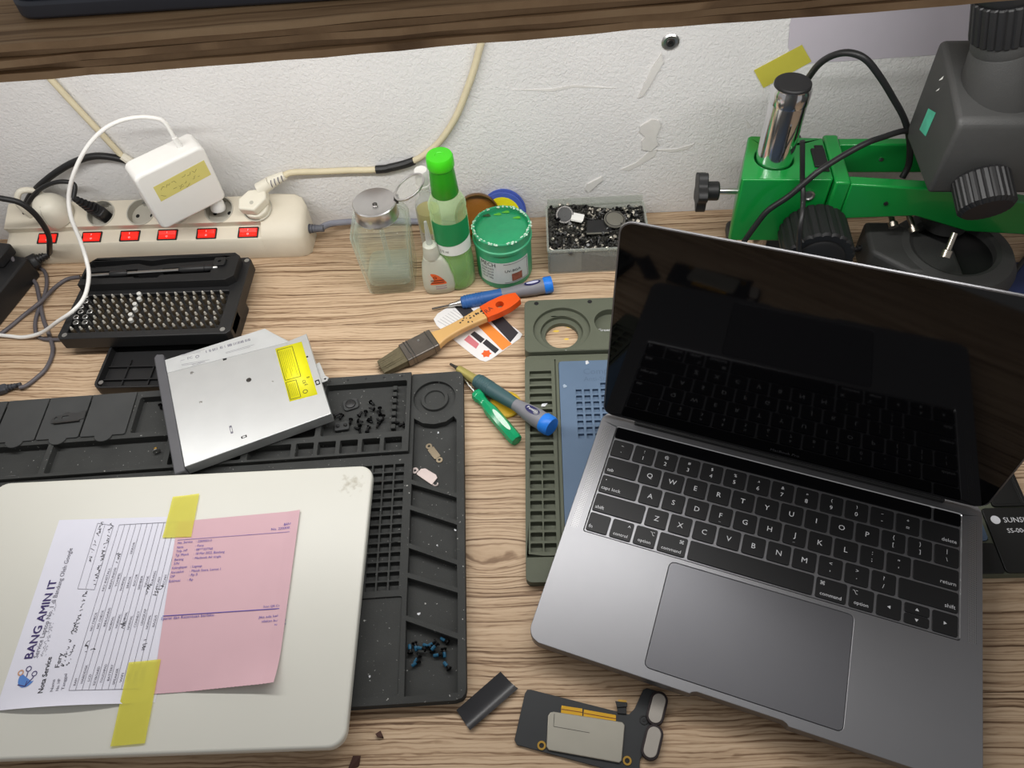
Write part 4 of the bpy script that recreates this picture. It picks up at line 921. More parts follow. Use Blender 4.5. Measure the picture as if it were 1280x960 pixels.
# ------------------------------------------------------------------ black box, grey cables and connectors at the left
db = thing('power_adapter', 'black power brick standing left of the bit case', 'adapter', (-640, 70, 0), 0)
c = bp(36, 322, 26); 
db.location = (c.x * S, c.y * S, 0); db.rotation_euler.z = math.radians(-12)
build('adapter_body', MB().prism(rrect(-40, -60, 80, 120, 4), 0, 27), M_blkpl, db, bevel=2)
build('adapter_top', MB().prism(rrect(-44, -8, 56, 26, 3), 27, 40), M_blkpl, db, bevel=2)
pc = thing('power_connector', 'black angled connector lying beside the black power brick', 'connector', (0, 0, 0))
a_ = Vector(zp(22, 337, 12)); b_ = Vector(zp(52, 322, 14)); d_ = (b_ - a_).normalized()
build('connector_body', MB().tube([a_, b_ - d_ * 4], 8.5, 10, sm=False, flat=.8), M_blkpl, pc, bevel=1.5)
b = MB()
for k in range(4): b.cyl(b_ + d_ * (k * 3.2 - 4), b_ + d_ * (k * 3.2 - 2), 5.4 - .5 * k)
build('strain_relief', b.cyl(b_ - d_ * 4, b_ + d_ * 11, 3.4), M_blkpl, pc)
e_ = b_ + d_ * 9
cable('black_cable', [tuple(e_), yp(62, 308, 172), yp(61, 295, 170), yp(54, 281, 168), yp(42, 266, 166), yp(26, 254, 164), yp(8, 249, 162), yp(-16, 247, 160), yp(-50, 254, 158), yp(-90, 272, 154), yp(-130, 300, 150), (-765, 140, 20), (-820, 130, 3), (-890, 126, 3)], 2.9, M_blkpl, 'black cable rising from the black connector and leaving left')
cable('grey_cable', [zp(14, 321, 28), zp(22, 333, 22), zp(33, 346, 8), zp(44, 353, 2.4), zp(49, 372, 2.3), zp(54, 398, 2.3), zp(63, 423, 2.3), zp(66, 440, 2.3), zp(58, 460, 2.3), zp(45, 473, 2.3), zp(33, 482, 3), zp(24, 485, 4)], 2.1, M_greyrub, 'grey cable from the black brick ending in the small dark plug')
cable('grey_cable', [zp(100, 346, 2.4), zp(84, 349, 2.4), zp(68, 360, 2.4), zp(50, 378, 6.8), zp(30, 394, 2.6), zp(12, 409, 2.4), zp(-14, 428, 2.4), zp(-60, 458, 2.4), zp(-120, 486, 2.4), zp(-200, 510, 2.4)], 2.1, M_greyrub, 'grey cable running from under the bit case to the left')
cable('grey_cable', [zp(48, 333, 2.4), zp(56, 340, 2.4), zp(58.5, 352, 2.4), zp(56, 368, 2.4), zp(48, 388, 2.4), zp(44, 404, 2.4), zp(46, 418, 2.6), zp(56, 424, 2.4), zp(76, 424.5, 2.4)], 2.0, M_greyrub, 'grey cable curving under the bit case beside the black connector')
up = thing('cable_plug', 'small dark grey cable plug on the desk left of the mat', 'connector', zp(0, 491, 0), 18)
build('plug_shell', MB().prism(rrect(-2, -.2, 22, 9, 2), 1, 7), M_darkgrey, up, bevel=1); b = MB()
for k in range(4): b.cyl((9 + k * 3, -.2, 4), (11 + k * 3, -.2, 4), 3.4 - .4 * k)
build('strain_relief', b.cyl((8, -.2, 4), (22, -.2, 4), 2.2), M_darkgrey, up)
#@@BITS
# ------------------------------------------------------------------ screwdriver bit case resting on its own lid
tray = thing('case_lid', 'black plastic case lid lying open under the bit case', 'case lid', (-402, 2, 0), -0.5)
TWX, TWY, TH_ = 126.0, 112.0, 11.0
build('shell', MB().plate(rrect(TWX / 2, TWY / 2, TWX, TWY, 7), [(rrect(TWX / 2, TWY / 2, TWX - 5, TWY - 5, 5), 2.0)], 0, TH_), M_blkpl, tray, bevel=.6)
for y in (14, 30): build('rib', MB().box(3, TWX - 3, y, y + 1.2, 2, 5), M_blkpl, tray)
for x in (22, 48, 74): build('rib', MB().box(x, x + 1.2, 3, 40, 2, 4.2), M_blkpl, tray)
for x, y in ((6.5, 6.5), (TWX - 6.5, 6.5)): build('magnet', MB().lathe([(0, TH_), (2.4, TH_), (2.4, TH_ + .25), (0, TH_ + .25)], 16, x, y), M_steel, tray)
CZ = TH_ + .6; CB = 15.0
cs = thing('bit_case', 'black plastic screwdriver bit case filled with steel bits', 'tool case', (-448, 52, CZ), 0)
CW, CD = 174.0, 106.0
outl = [(3, 0), (CW - 4, 0), (CW, 4), (CW, CD - 4), (CW - 4, CD), (6, CD), (1, CD - 6), (0, 4)]
BX0, BX1, BY0, BY1 = 8.0, 161.0, 8.0, 58.0
build('case_shell', MB().plate(outl, [(rrect((BX0 + BX1) / 2, (BY0 + BY1) / 2, BX1 - BX0, BY1 - BY0, 2), CB - 6)], 0, CB), M_blkpl, cs, bevel=.8)
hb = [([(8, 98), (58, 98), (74, 95.5), (92, 98.5), (150, 98.5), (148, 93), (92, 90), (74, 87), (60, 92), (8, 88)][::-1], CB + 1.5),
      ([(6, 82), (62, 84), (62, 78), (88, 79), (88, 84), (140, 85), (140, 75), (88, 74), (86, 70.5), (62, 70.5), (60, 73), (6, 72)][::-1], CB + 1.5)]
build('tool_block', MB().plate([(4, 64), (158, 64), (166, 70), (166, 98), (160, 103), (12, 103), (4, 94)], hb, CB, CB + 10), M_blkmat, cs, bevel=.7)
build('magnet_block', MB().plate(rrect(148, 88, 12, 11, 2, 3), [(rrect(148, 88, 3, 3, .4, 2), CB + 10.5)], CB + 10, CB + 13), M_blkpl, cs, bevel=.4)
build('hinge_tab', MB().prism(rrect(CW - 3, 20, 6, 26, 2, 3), 2, CB - 2), M_blkpl, cs, bevel=.6)
for x, y in ((7, 5), (CW - 8, 5.5), (CW - 4.5, CD - 5)): build('magnet', MB().lathe([(0, CB), (2.6, CB), (2.6, CB + .3), (0, CB + .3)], 16, x, y), M_steel, cs)
ex = thing('extension_rod', 'steel extension rod with black grip lying in the bit case', 'tool', (-448 + 14, 52 + 77.5, CZ + CB + 9.5), 2.0)
build('shank', MB().spin([(0, 0), (1.6, 0), (1.6, 22)], (0, 0, 0), (1, 0, 0), 10), M_steel, ex)
build('collar', MB().spin([(2.8, 20), (3.4, 21), (3.4, 36), (2.6, 38)], (0, 0, 0), (1, 0, 0), 14), M_blkpl, ex)
build('rod', MB().cyl((38, 0, 0), (98, 0, 0), 1.6, n=10), M_steel, ex)
build('grip', MB().spin([(2, 92), (3.6, 96), (3.6, 118), (3.0, 119), (3.6, 120), (3.2, 124), (2.2, 128)], (0, 0, 0), (1, 0, 0), 14), M_blkpl, ex)
build('ball_tip', MB().spin([(1.6, 127), (2.4, 130), (1.6, 132.5), (0, 133)], (0, 0, 0), (1, 0, 0), 12), M_steel, ex)
# one bit: hex shank, slim tip; sockets at the left end
bit_a = build('bit_shank', MB().lathe([(0, 0), (2.3, 0), (2.3, 5.5), (1.5, 7)], 6), mat('bit_bronze', (120, 108, 90), .4, .8)); bit_b = build('bit_tip', MB().lathe([(1.5, 7), (1.2, 8), (1.1, 9.5), (.5, 10.4), (0, 10.4)], 8), mat('bit_steel', (226, 222, 212), .35, .6))
bit_w = build('bit_tip', MB().lathe([(1.5, 7), (2.3, 7.4), (2.3, 10.6), (2.0, 11), (0, 11)], 12), mat('bright_steel', (235, 235, 230), .35, .5))
soc = build('socket_bit', MB().lathe([(2.9, 0), (3.1, .5), (3.1, 9), (2.7, 9.4), (1.7, 9.4), (1.7, 5), (0, 5)], 14), M_steel)
ma, mb_, mw, ms = bit_a.data, bit_b.data, bit_w.data, soc.data
for o in (bit_a, bit_b, bit_w, soc): bpy.data.objects.remove(o)
NR, NC = 7, 16
ORD = 'first second third fourth fifth sixth seventh eighth ninth tenth eleventh twelfth thirteenth fourteenth fifteenth sixteenth'.split()
for r in range(NR):
    for c in range(NC):
        x = BX0 + 6 + c * 9.4 + (1.2 if r % 2 else -1.2); y = BY0 + 3.6 + r * 7.1
        loc = (-448 + x, 52 + y, CZ + CB - 5.95)

        if c == 0 and r > 0 or c == 1 and 1 <= r <= 3:
            t = thing('socket_bit', 'hollow steel nut socket, %s in the %s row from the extension rod' % (ORD[c], ORD[6 - r]), 'bit', loc, 0, 'nut sockets in the bit case'); o = bpy.data.objects.new('socket_shell', ms); COL.objects.link(o); o.parent = t
        else:
            wht = c == 6 and r > 0
            t = thing('screwdriver_bit', 'bright flat topped bit in the %s row from the extension rod' % ORD[6 - r] if wht else 'small steel bit, %s from the nut sockets in the %s row from the extension rod' % (ORD[c], ORD[6 - r]), 'bit', loc, 0, 'bright capped bits in the bit case' if wht else 'steel bits in the bit case')
            for nm, me in (('bit_shank', ma), ('bit_tip', mw if wht else mb_)):
                o = bpy.data.objects.new(nm, me); COL.objects.link(o); o.parent = t
#@@BOTTLES
# ------------------------------------------------------------------ bottles and jars along the wall
gj = thing('glass_dispenser', 'square glass dispenser bottle with open metal flip cap', 'bottle', (-127.5, 147.5, 0), 2)
def sqring(wd, z, ch): return [Vector((x, y, z)) for x, y in rrect(0, 0, wd, wd, ch, 2)]
build('glass_body', MB().loft([sqring(46, 0, 6), sqring(50, 2, 7), sqring(55, 58, 8), sqring(56, 74, 9), sqring(53, 80, 12), sqring(42, 84, 18), sqring(38, 86, 18.5), sqring(33, 86, 16.2), sqring(37, 81, 16), sqring(47, 77.5, 10), sqring(51, 72, 8.5), sqring(50, 58, 8), sqring(44.5, 10, 7.5), sqring(38, 7.5, 7)]), clear('clear_glass', (251, 253, 250), .045, .03, (228, 238, 228)), gj, smooth=50)
build('liquid', MB().loft([sqring(37.6, 7.8, 7), sqring(43.8, 10.3, 7.5), sqring(45, 18, 7.6)]), clear('clear_liquid', (250, 252, 248), .2, .05, (240, 243, 232)), gj, smooth=50)
build('dip_tube', MB().cyl((0, 0, 12), (0, 0, 86), 2.4, n=10), clear('dip_tube_plastic', (245, 248, 245), .12, .2), gj)
build('cap', MB().lathe([(20.5, 84), (21.5, 85), (21.5, 87), (20.8, 88), (20.8, 99), (21.4, 100.5), (20.6, 101.5), (19.6, 101), (6, 97.2), (2.2, 97), (2.2, 98), (0, 98)], 40), mat('satin_steel', (205, 203, 202), .32, 1.0), gj)
build('nozzle', MB().plate(circ(0, 0, 2.4, 18), [(circ(0, 0, 1.0, 12), None)], 98, 98.6), M_dsteel, gj)
fm = Matrix.Translation((20, 4, 101)) @ Matrix.Rotation(math.radians(-26), 4, 'Y') @ Matrix.Rotation(math.radians(14), 4, 'Z')
build('flip_ring', MB().plate(circ(17.5, 0, 17.5, 36), [(circ(17.5, 0, 15.6, 32), None)], 0, 1.8).xf(fm), MATS['satin_steel'], gj, bevel=.4)
build('flip_lid', MB().lathe([(0, .6), (15.8, .6), (15.8, 1.0), (0, 1.0)], 32, 17.5, 0).xf(fm), clear('flip_lid_film', (245, 245, 243), .08, .1), gj)
build('hinge', MB().box(19, 23, 0, 8, 97, 102), M_dsteel, gj)
# tall green bottle
gb = thing('green_bottle', 'tall clear bottle of green liquid with bright green cap', 'bottle', (-57, 141, 0), 8)
M_gbot = clear('green_tint_plastic', (240, 251, 230), .24, .08, (214, 242, 190))
build('bottle_body', MB().lathe([(13, 0), (16.5, .6), (18, 3), (18.2, 30), (17.4, 44), (17.4, 46), (18.2, 48), (18.2, 92), (17.6, 96), (18.4, 99), (18, 103), (15, 110), (12.2, 114), (11.5, 118)], 40), M_gbot, gb)
build('liquid', MB().lathe([(12, 1.5), (15.6, 2), (16.8, 4), (17, 30), (16.4, 45), (16.6, 56), (0, 56)], 36), clear('green_liquid', (190, 238, 116), .3, .05, (150, 228, 66)), gb)
M_gcap = mat('bright_green_plastic', (62, 196, 22), .4, var=.04)
build('cap', MB().lathe([(12.4, 114), (13, 115), (12.0, 134), (11.4, 142), (11.4, 144)], 40), mat('mid_green_plastic', (38, 140, 18), .35), gb)
build('cap_top', MB().lathe([(12.0, 144), (12.6, 145), (12.4, 154), (11.4, 156), (4, 156.2), (3.6, 155.8), (0, 155.8)], 40), M_gcap, gb)
def wrap(r, a0, a1, zb, zt, n=20, th=.25):
    V = []; F = []
    for i in range(n + 1):
        a = a0 + (a1 - a0) * i / n; t_ = i / n
        zb_ = zb(t_) if callable(zb) else zb; zt_ = zt(t_) if callable(zt) else zt
        V += [((r + th) * math.cos(a), (r + th) * math.sin(a), zb_), ((r + th) * math.cos(a), (r + th) * math.sin(a), zt_)]
        if i < n: F.append((2 * i, 2 * i + 2, 2 * i + 3, 2 * i + 1))
    return MB().add(V, F)
def wtext(b, s_, r, a, z, size, wd):
    """text bent around a cylinder, reading left to right, centred at angle a"""
    v, f = text_mesh(s_); x0 = min(p[0] for p in v); x1 = max(p[0] for p in v); k = wd / (x1 - x0)
    return b.add([(r * math.cos(a + (p[0] - (x0 + x1) / 2) * k / r), r * math.sin(a + (p[0] - (x0 + x1) / 2) * k / r), z + p[1] * size) for p in v], f)
a0 = -math.pi * .5
lb_ = build('label', wrap(18.2, a0 - 1.15, a0 + 1.25, 50, 68), mat('white_label', (226, 232, 226), .5, var=.02), gb)
build('label_green', wrap(18.25, a0 - 1.15, a0 + 1.25, lambda t: 62 + 5 * t ** 2.2, 90, th=.45), mat('deep_green_print', (14, 128, 72), .45), lb_)
b = MB(); wtext(b, '115 ml', 18.75, a0 - .55, 54, 4.2, 9); build('label_text', b, M_ink, lb_, smooth=0)
# small white capped bottle behind
wbm = thing('dropper_bottle', 'slim clear bottle of yellow liquid with white cap behind the green bottle', 'bottle', (-84, 181, 0))
build('bottle_body', MB().lathe([(10, 0), (12, 1), (12.4, 3), (12.4, 66), (11.5, 72), (8, 78), (6, 82), (6, 93)], 32), clear('clear_plastic', (248, 250, 250), .2, .1, (236, 238, 240)), wbm)
build('liquid', MB().lathe([(10, 38), (11.8, 38.2), (11.8, 62), (0, 62)], 28), clear('yellow_liquid', (244, 236, 176), .5, .1, (230, 218, 130)), wbm)
build('neck_ring', MB().lathe([(6.6, 91), (7.4, 92), (7.4, 94), (6.6, 95)], 28), M_whitepl, wbm)
build('cap', MB().lathe([(6.6, 95), (6.9, 96), (6.8, 109), (6.2, 110.5), (0, 110.6)], 32), M_whitepl, wbm)
# glue bottle
gl = thing('glue_bottle', 'small frosted glue bottle with orange label', 'bottle', (-75, 127, 0), 6)
M_frost = mat('frosted_plastic', (222, 224, 208), .4, trans=.35, var=.03)
def ov(w_, d_, z_, cx=0): return [Vector((cx + w_ / 2 * math.copysign(abs(math.cos(a)) ** .7, math.cos(a)), d_ / 2 * math.copysign(abs(math.sin(a)) ** .7, math.sin(a)), z_)) for a in [2 * math.pi * i / 28 for i in range(28)]]
build('bottle_body', MB().loft([ov(26, 13, 0), ov(31, 16, 1.5), ov(34, 18, 10), ov(33, 18, 22), ov(27, 16, 38, -1), ov(20, 14.5, 46, -2), ov(17.5, 14, 48, -3)]), M_frost, gl, smooth=50)
build('collar', MB().lathe([(8, 48), (8.2, 50), (7.4, 58), (7, 63), (5.2, 64.5), (0, 64.8)], 28, -3, 0), M_frost, gl)
build('nozzle', MB().lathe([(3.2, 64.5), (2.6, 74), (1.4, 92), (0, 93)], 16, -3, 0), clear('frosted_nozzle', (230, 232, 228), .3, .25, (225, 228, 226)), gl)
def front(P, z_off=0): return None
def glue_y(x, z_):                                              # front surface of the bottle
    ww, dd = 33.5 - max(0, z_ - 20) * .42, 18 - max(0, z_ - 22) * .12
    u = min(.98, abs(x) / (ww / 2)); return -dd / 2 * (1 - u ** 2.6) ** .42
def gpoly(P, d): return [Vector((x, glue_y(x, z_) - d, z_)) for x, z_ in P]
ol_ = [(-9.5 + 19 * i / 12, 14) for i in range(13)] + [(8.5 - 14 * (i / 10), 16 + 13.0 * math.sin(math.pi / 2 * i / 10)) for i in range(11)] + [(-9, 28)]
def strip_mesh(xs, zb, zt, d):
    b = MB()
    for i, x in enumerate(xs): b.v += [Vector((x, glue_y(x, zb(x)) - d, zb(x))), Vector((x, glue_y(x, zt(x)) - d, zt(x)))]
    b.f = [(2 * i, 2 * i + 2, 2 * i + 3, 2 * i + 1) for i in range(len(xs) - 1)]; return b
xs_ = [-10 + i * 1.6 for i in range(12)]
lb_ = build('label', strip_mesh(xs_, lambda x: 16, lambda x: 31 - .07 * (x + 6) ** 2 if x > -6 else 31 - .15 * (x + 6) ** 2, .25), mat('orange_label', (222, 96, 42), .5), gl)
b = MB(); v, f = text_mesh('G'); b.add([(-5.5 + p[0] * 6, glue_y(-4, 25) - .6, 24.5 + p[1] * 5) for p in v], f)
for k, zz_ in enumerate((21.5, 18.5)): b.merge(strip_mesh([-8 + i * 1.5 for i in range(10)], lambda x: zz_, lambda x: zz_ + .9, .5))
build('label_print', b, mat('dark_brown_ink', (74, 34, 22), .6), lb_, smooth=0)
b = MB()
for k, zz_ in enumerate((12.5, 9.5)): b.merge(strip_mesh([-4 + i * 1.6 for i in range(8)], lambda x: zz_, lambda x: zz_ + 1.2, .25))
build('small_print', b, mat('pink_grey_ink', (176, 150, 160), .6), gl, smooth=0)
# open flux jar
fj = thing('flux_jar', 'open green plastic jar of green flux paste with white label', 'jar', (-8, 151, 0), 4)
M_jar = mat('translucent_green_plastic', (60, 168, 120), .38, var=.1, trans=.12)
build('jar_body', MB().lathe([(24, 0), (27.5, 1), (28.6, 4), (28.8, 40), (28.6, 47), (30, 48), (30.2, 51), (29.0, 52), (29.0, 60), (29.6, 62), (29.0, 63), (27.4, 62.6), (27.2, 56), (0, 56)], 48), M_jar, fj)
V = []; R = random.Random(9)
prf = [(27.3, 58.2), (24, 59.5), (18, 60.4), (11, 60.6), (5, 60.2), (0, 60.0)]
build('flux_paste', MB().lathe(prf, 40), mat('flux_green', (40, 146, 98), .3, var=.14, nscale=140, bump=.35, bscale=160), fj)
b = MB()
for k in range(120):
    a = R.uniform(0, 2 * math.pi); r_ = 28.6 + R.uniform(-1.2, .8); s_ = R.uniform(.4, 1.3)
    b.merge(MB().lathe([(0, -s_ * .6), (s_ * 1.4, -s_ * .2), (s_, s_ * .3), (0, s_ * .6)], 5), Matrix.Translation((r_ * math.cos(a), r_ * math.sin(a), 62.5)))
o = build('rim_crust', b, mat('pale_crust', (190, 214, 196), .7), fj); o['kind'] = 'stuff'
for k, (a, r_, mt_) in enumerate(((1.7, 19, 'grass_smear'), (2.2, 23, 'dark_smear'), (.6, 20, 'grass_smear'), (1.3, 22, 'grass_smear'))):
    build('smear', MB().flat([(r_ * math.cos(a) + (3 + (i % 3)) * math.cos(i * .7), r_ * math.sin(a) + (1.6 + (i * 7 % 3) * .4) * math.sin(i * .7), 60.9) for i in range(9)], 60.75), mat(mt_, (84, 170, 44) if mt_[0] == 'g' else (40, 70, 34), .4), fj, smooth=0)
fa = -math.pi / 2
lb_ = build('label', wrap(28.8, fa - 1.0, fa + .95, 9, 38), mat('flux_label', (196, 205, 200), .5, var=.05), fj)
b = MB()
wtext(b, 'MECH', 29.3, fa - .62, 32, 7.5, 17); wtext(b, 'UV-BGA', 29.3, fa + .28, 25, 4.6, 17)
for k in range(4): wtext(b, ('SOLDER PASTE', 'RMA-223-UV', 'NO CLEAN', 'FLUX 100g')[k], 29.3, fa - .66, 27.5 - k * 4, 3.2, 15 - k)
build('label_print', b, M_ink, lb_, smooth=0)
b = wrap(28.85, fa + .22, fa + .62, 12, 22, 10, .45); build('label_picture', b, mat('brown_picture', (146, 88, 70), .5, var=.5, nscale=200), lb_)
b = wrap(28.85, fa - .05, fa + .9, 35.6, 36.2, 14, .45).merge(wrap(28.85, fa - .05, fa + .9, 10.4, 11, 14, .45)).merge(wrap(28.85, fa + .88, fa + .9, 10.4, 36.2, 2, .45))
build('label_frame', b, M_inkgrey, lb_)
# brown tin and blue-yellow reel behind the jar, both leaning on the wall
tn = thing('solder_tin', 'round brown tin lid leaning on the wall behind the green bottle', 'tin')
pt = bw(600, 292, 214); tn.location = (pt.x * S, 212 * S, 24.2 * S); tn.rotation_euler = (math.radians(62), 0, math.radians(6))
build('tin_body', MB().lathe([(22, 0), (24.5, 1), (24.5, 11), (23.8, 12), (22.6, 11.5), (22, 3.5), (0, 3.5)], 40), mat('brown_tin', (134, 98, 58), .3, .8, var=.2), tn)
build('rosin', MB().lathe([(21.8, 4), (14, 5.2), (0, 4.8)], 32), mat('amber_rosin', (150, 96, 40), .2, bump=.5, bscale=120), tn)
rl_ = thing('solder_reel', 'blue and yellow round reel leaning on the wall behind the flux jar', 'reel')
pt = bw(630, 285, 214); rl_.location = (pt.x * S, 214 * S, 22.6 * S); rl_.rotation_euler = (math.radians(68), 0, math.radians(-4))
build('flange', MB().lathe([(6, 0), (24, 0), (24.6, 1), (24, 2.2), (6, 2.2)], 40), mat('blue_reel_plastic', (74, 96, 180), .4), rl_)
build('face_label', MB().plate(circ(0, 0, 19.5, 36), [(circ(0, 0, 7, 24), None)], 2.2, 2.5), mat('yellow_reel_label', (236, 224, 30), .45), rl_)
build('flange', MB().lathe([(6, -12), (24, -12), (24.6, -11), (24, -9.8), (6, -9.8)], 40), MATS['blue_reel_plastic'], rl_)
build('core', MB().lathe([(14, -9.8), (14, 0)], 28), M_dsteel, rl_)
# ------------------------------------------------------------------ clear box of salvaged screws
sb = thing('screw_box', 'clear plastic box heaped with small black screws', 'box', (37.5, 143, 0), 0.5)
BW_, BD_, BH_ = 104.0, 70.0, 33.0
build('box_shell', MB().plate(rrect(BW_ / 2, BD_ / 2, BW_, BD_, 3), [(rrect(BW_ / 2, BD_ / 2, BW_ - 2.6, BD_ - 2.6, 2.2), 1.5)], 0, BH_), clear('dusty_clear_plastic', (240, 242, 238), .24, .2, (214, 217, 212)), sb, bevel=.5)
build('box_back', MB().box(1.5, BW_ - 1.5, BD_ - 1.4, BD_ - .2, BH_ - .5, BH_ + 9), MATS['dusty_clear_plastic'], sb, bevel=.3)
build('box_rim', MB().plate(rrect(BW_ / 2, BD_ / 2, BW_ + 1.6, BD_ + 1.6, 3.4), [(rrect(BW_ / 2, BD_ / 2, BW_ - 2, BD_ - 2, 2.2), None)], BH_ - 2.6, BH_ - .6), MATS['dusty_clear_plastic'], sb)
R = random.Random(21)
M_fill = mat('dark_screw_bed', (66, 65, 61), .5, .5, var=.95, nscale=420, bump=.8, bscale=300)
def heap(x, y): return 24 + 4.0 * math.sin(x * .06) * math.cos(y * .09) + y * .10
g = MB(); nx, ny = 30, 20
for j in range(ny + 1):
    for i in range(nx + 1):
        x = 1.6 + (BW_ - 3.2) * i / nx; y = 1.6 + (BD_ - 3.2) * j / ny; g.v.append(Vector((x, y, heap(x, y) - 1.5 + R.uniform(-.8, .8))))
for j in range(ny):
    for i in range(nx):
        a = j * (nx + 1) + i; g.f.append((a, a + 1, a + nx + 2, a + nx + 1))
lo_ = [Vector((x, y, 1.6)) for x, y in ((1.6, 1.6), (BW_ - 1.6, 1.6), (BW_ - 1.6, BD_ - 1.6), (1.6, BD_ - 1.6))]
o_ = len(g.v); g.v += lo_; g.f.append((o_, o_ + 1, o_ + 2, o_ + 3))
def rim_idx(side): return {'f': [i for i in range(nx + 1)], 'b': [ny * (nx + 1) + i for i in range(nx + 1)], 'l': [j * (nx + 1) for j in range(ny + 1)], 'r': [j * (nx + 1) + nx for j in range(ny + 1)]}[side]
for side, (p_, q_) in dict(f=(0, 1), b=(3, 2), l=(0, 3), r=(1, 2)).items(): g.f.append(tuple(rim_idx(side)) + (o_ + q_, o_ + p_))
for k in range(1000):
    x = R.uniform(3.5, BW_ - 3.5); y = R.uniform(3.5, BD_ - 3.5); L_ = R.uniform(1.6, 3.6); r_ = R.uniform(.5, 1.0)
    v_ = Vector((R.gauss(0, 1), R.gauss(0, 1), R.gauss(0, .7))).normalized(); c_ = Vector((x, y, heap(x, y) - .6 + R.uniform(-.4, .8)))
    g.spin([(r_, 0), (r_, L_), (r_ * 1.9, L_), (r_ * 1.9, L_ + .6)], c_ - v_ * (L_ / 2), c_ + v_, 5)
fill = tag(build('screw_fill', g, M_fill, None, smooth=0), 'dense dark bed of tiny screws filling the clear box', 'screws'); fill['kind'] = 'stuff'; fill.location = (37.5 * S, 143 * S, 0)
tones = [(mat('screw_black', (28, 28, 30), .35, .7), []), (mat('screw_steel', (206, 200, 188), .35, .7), []), (mat('screw_grey', (104, 104, 104), .4, .6), [])]
sms = []
for mt_, _ in tones:
    a = build('s', screw_mb(4.5, .9, 1.9), mt_); sms.append(a.data); bpy.data.objects.remove(a)
for k in range(260):
    x = R.uniform(4.5, BW_ - 4.5); y = R.uniform(4.5, BD_ - 4.5); ti = R.choices((0, 1, 2), (.46, .28, .26))[0]
    o = bpy.data.objects.new('small_screw', sms[ti]); COL.objects.link(o)
    o.location = ((37.5 + x) * S, (143 + y) * S, (heap(x, y) + R.uniform(-.5, 1.0)) * S)
    o.rotation_euler = (R.uniform(-2.2, 2.2), R.uniform(-1.5, 1.5), R.uniform(0, 6.28)); sc = R.uniform(.7, 1.15); o.scale = (sc, sc, sc)
    tag(o, ('tiny black screw on the heap in the clear box', 'tiny bright steel screw on the heap in the clear box', 'tiny grey screw on the heap in the clear box')[ti], 'screw', ('black', 'steel', 'grey')[ti] + ' screws heaped in the clear box')
def onbox(px, py, up=4.0):
    p = bp(px, py, 33); x, y = p.x - 37.5, p.y - 143
    return (p.x, p.y, heap(x, y) + up)
def disc(name, px, py, r, th, material, label, cat, rot):
    t = thing(name, label, cat, onbox(px, py)); t.rotation_euler = rot
    build('disc', MB().lathe([(0, 0), (r, 0), (r, th), (r * .9, th + .2), (0, th + .2)], 28), material, t); build('rim', MB().plate(circ(0, 0, r * .92, 28), [(circ(0, 0, r * .82, 28), None)], th + .2, th + .35), M_dsteel, t)
disc('coin_magnet', 768, 277, 11, 1.6, mat('coin_grey', (120, 118, 108), .5, .3), 'grey metal disc lying on the heaped screws', 'disc', (.15, .1, 0))
disc('coin_magnet', 706, 269, 9.5, 1.6, mat('dull_grey', (70, 70, 70), .5, .2), 'dull dark disc tilted on the heaped screws', 'disc', (.7, -.2, 0))
t = thing('white_chip', 'small white plastic chip on the heaped screws', 'chip', onbox(722, 272, 5)); t.rotation_euler = (.25, .1, -.25)
build('chip_body', MB().prism(rrect(0, 0, 13, 9, 1), 0, 2), M_whitepl, t, bevel=.3); build('chip_lip', MB().box(-6, 6, -5.2, -4.4, 0, 1), M_whitepl, t)
t = thing('metal_plate', 'dark rectangular plate with pale edge on the heaped screws', 'plate', onbox(748, 283, 4.4)); t.rotation_euler = (.2, .05, .05)
build('plate_body', MB().prism([(-13, -8), (10, -8), (14, -3), (11, 8), (-11, 8)], 0, 1.6), M_blkpl, t, bevel=.2); build('plate_edge', MB().box(-13, 10, -9.2, -8, 0, 1.6), mat('coin_grey', (150, 150, 140), .4), t)
#@@TOOLS
# ------------------------------------------------------------------ sticker card, brush, screwdrivers
cardpx = [(542, 399), (547, 392), (578, 372), (584, 371), (592, 374), (648, 413), (653, 418), (650, 423), (614, 449), (607, 452), (600, 450), (590, 443), (560, 419), (546, 407)]
cz = .5
cardP = [bp(x, y, cz) for x, y in cardpx]
card = thing('sticker_card', 'printed paper sticker card with orange panel under the brush', 'card', (0, 0, 0))
build('card_sheet', MB().prism([(p.x, p.y) for p in cardP], .05, cz), mat('card_white', (226, 224, 224), .5, var=.02), card, smooth=0)
def cq(px4, material, name, dz=.06): 
    P = [bp(x, y, cz) for x, y in px4]; return build(name, MB().flat([(p.x, p.y) for p in P], cz + dz), material, card, smooth=0)
M_cdk = mat('card_black_print', (50, 48, 52), .5)
cq(((601, 388), (616, 383), (648, 416), (638, 428)), M_cdk, 'black_panel')
cq(((565, 380), (580, 375), (592, 389), (580, 397)), M_cdk, 'barcode_panel')
cq(((594, 404), (608, 401), (640, 430), (628, 438)), mat('card_orange', (232, 140, 60), .5), 'orange_panel')
cq(((588, 418), (593, 414), (606, 424), (601, 429)), M_cdk, 'name_panel'); cq(((603, 429), (608, 424), (624, 437), (619, 442)), M_cdk, 'name_panel')
cq(((580, 425), (586, 419), (599, 430), (595, 436)), mat('card_pink', (206, 120, 128), .5), 'pink_panel')
b = MB()
for k in range(7): b.pline((547 + k * 3.2, 401 - k * 2.3), (566 + k * 3.2, 412 - k * 1.9), .3, cz + .07)
build('fine_print', b, M_inkgrey, card, smooth=0)
q = bp(608, 442, cz + .08)
build('orange_emblem', MB().flat([(q.x + r_ * math.cos(a), q.y + r_ * math.sin(a)) for a, r_ in [(2 * math.pi * i / 12, 3.6 if i % 2 else 5.2) for i in range(12)]], cz + .07), mat('card_red_orange', (226, 98, 44), .5), card, smooth=0)
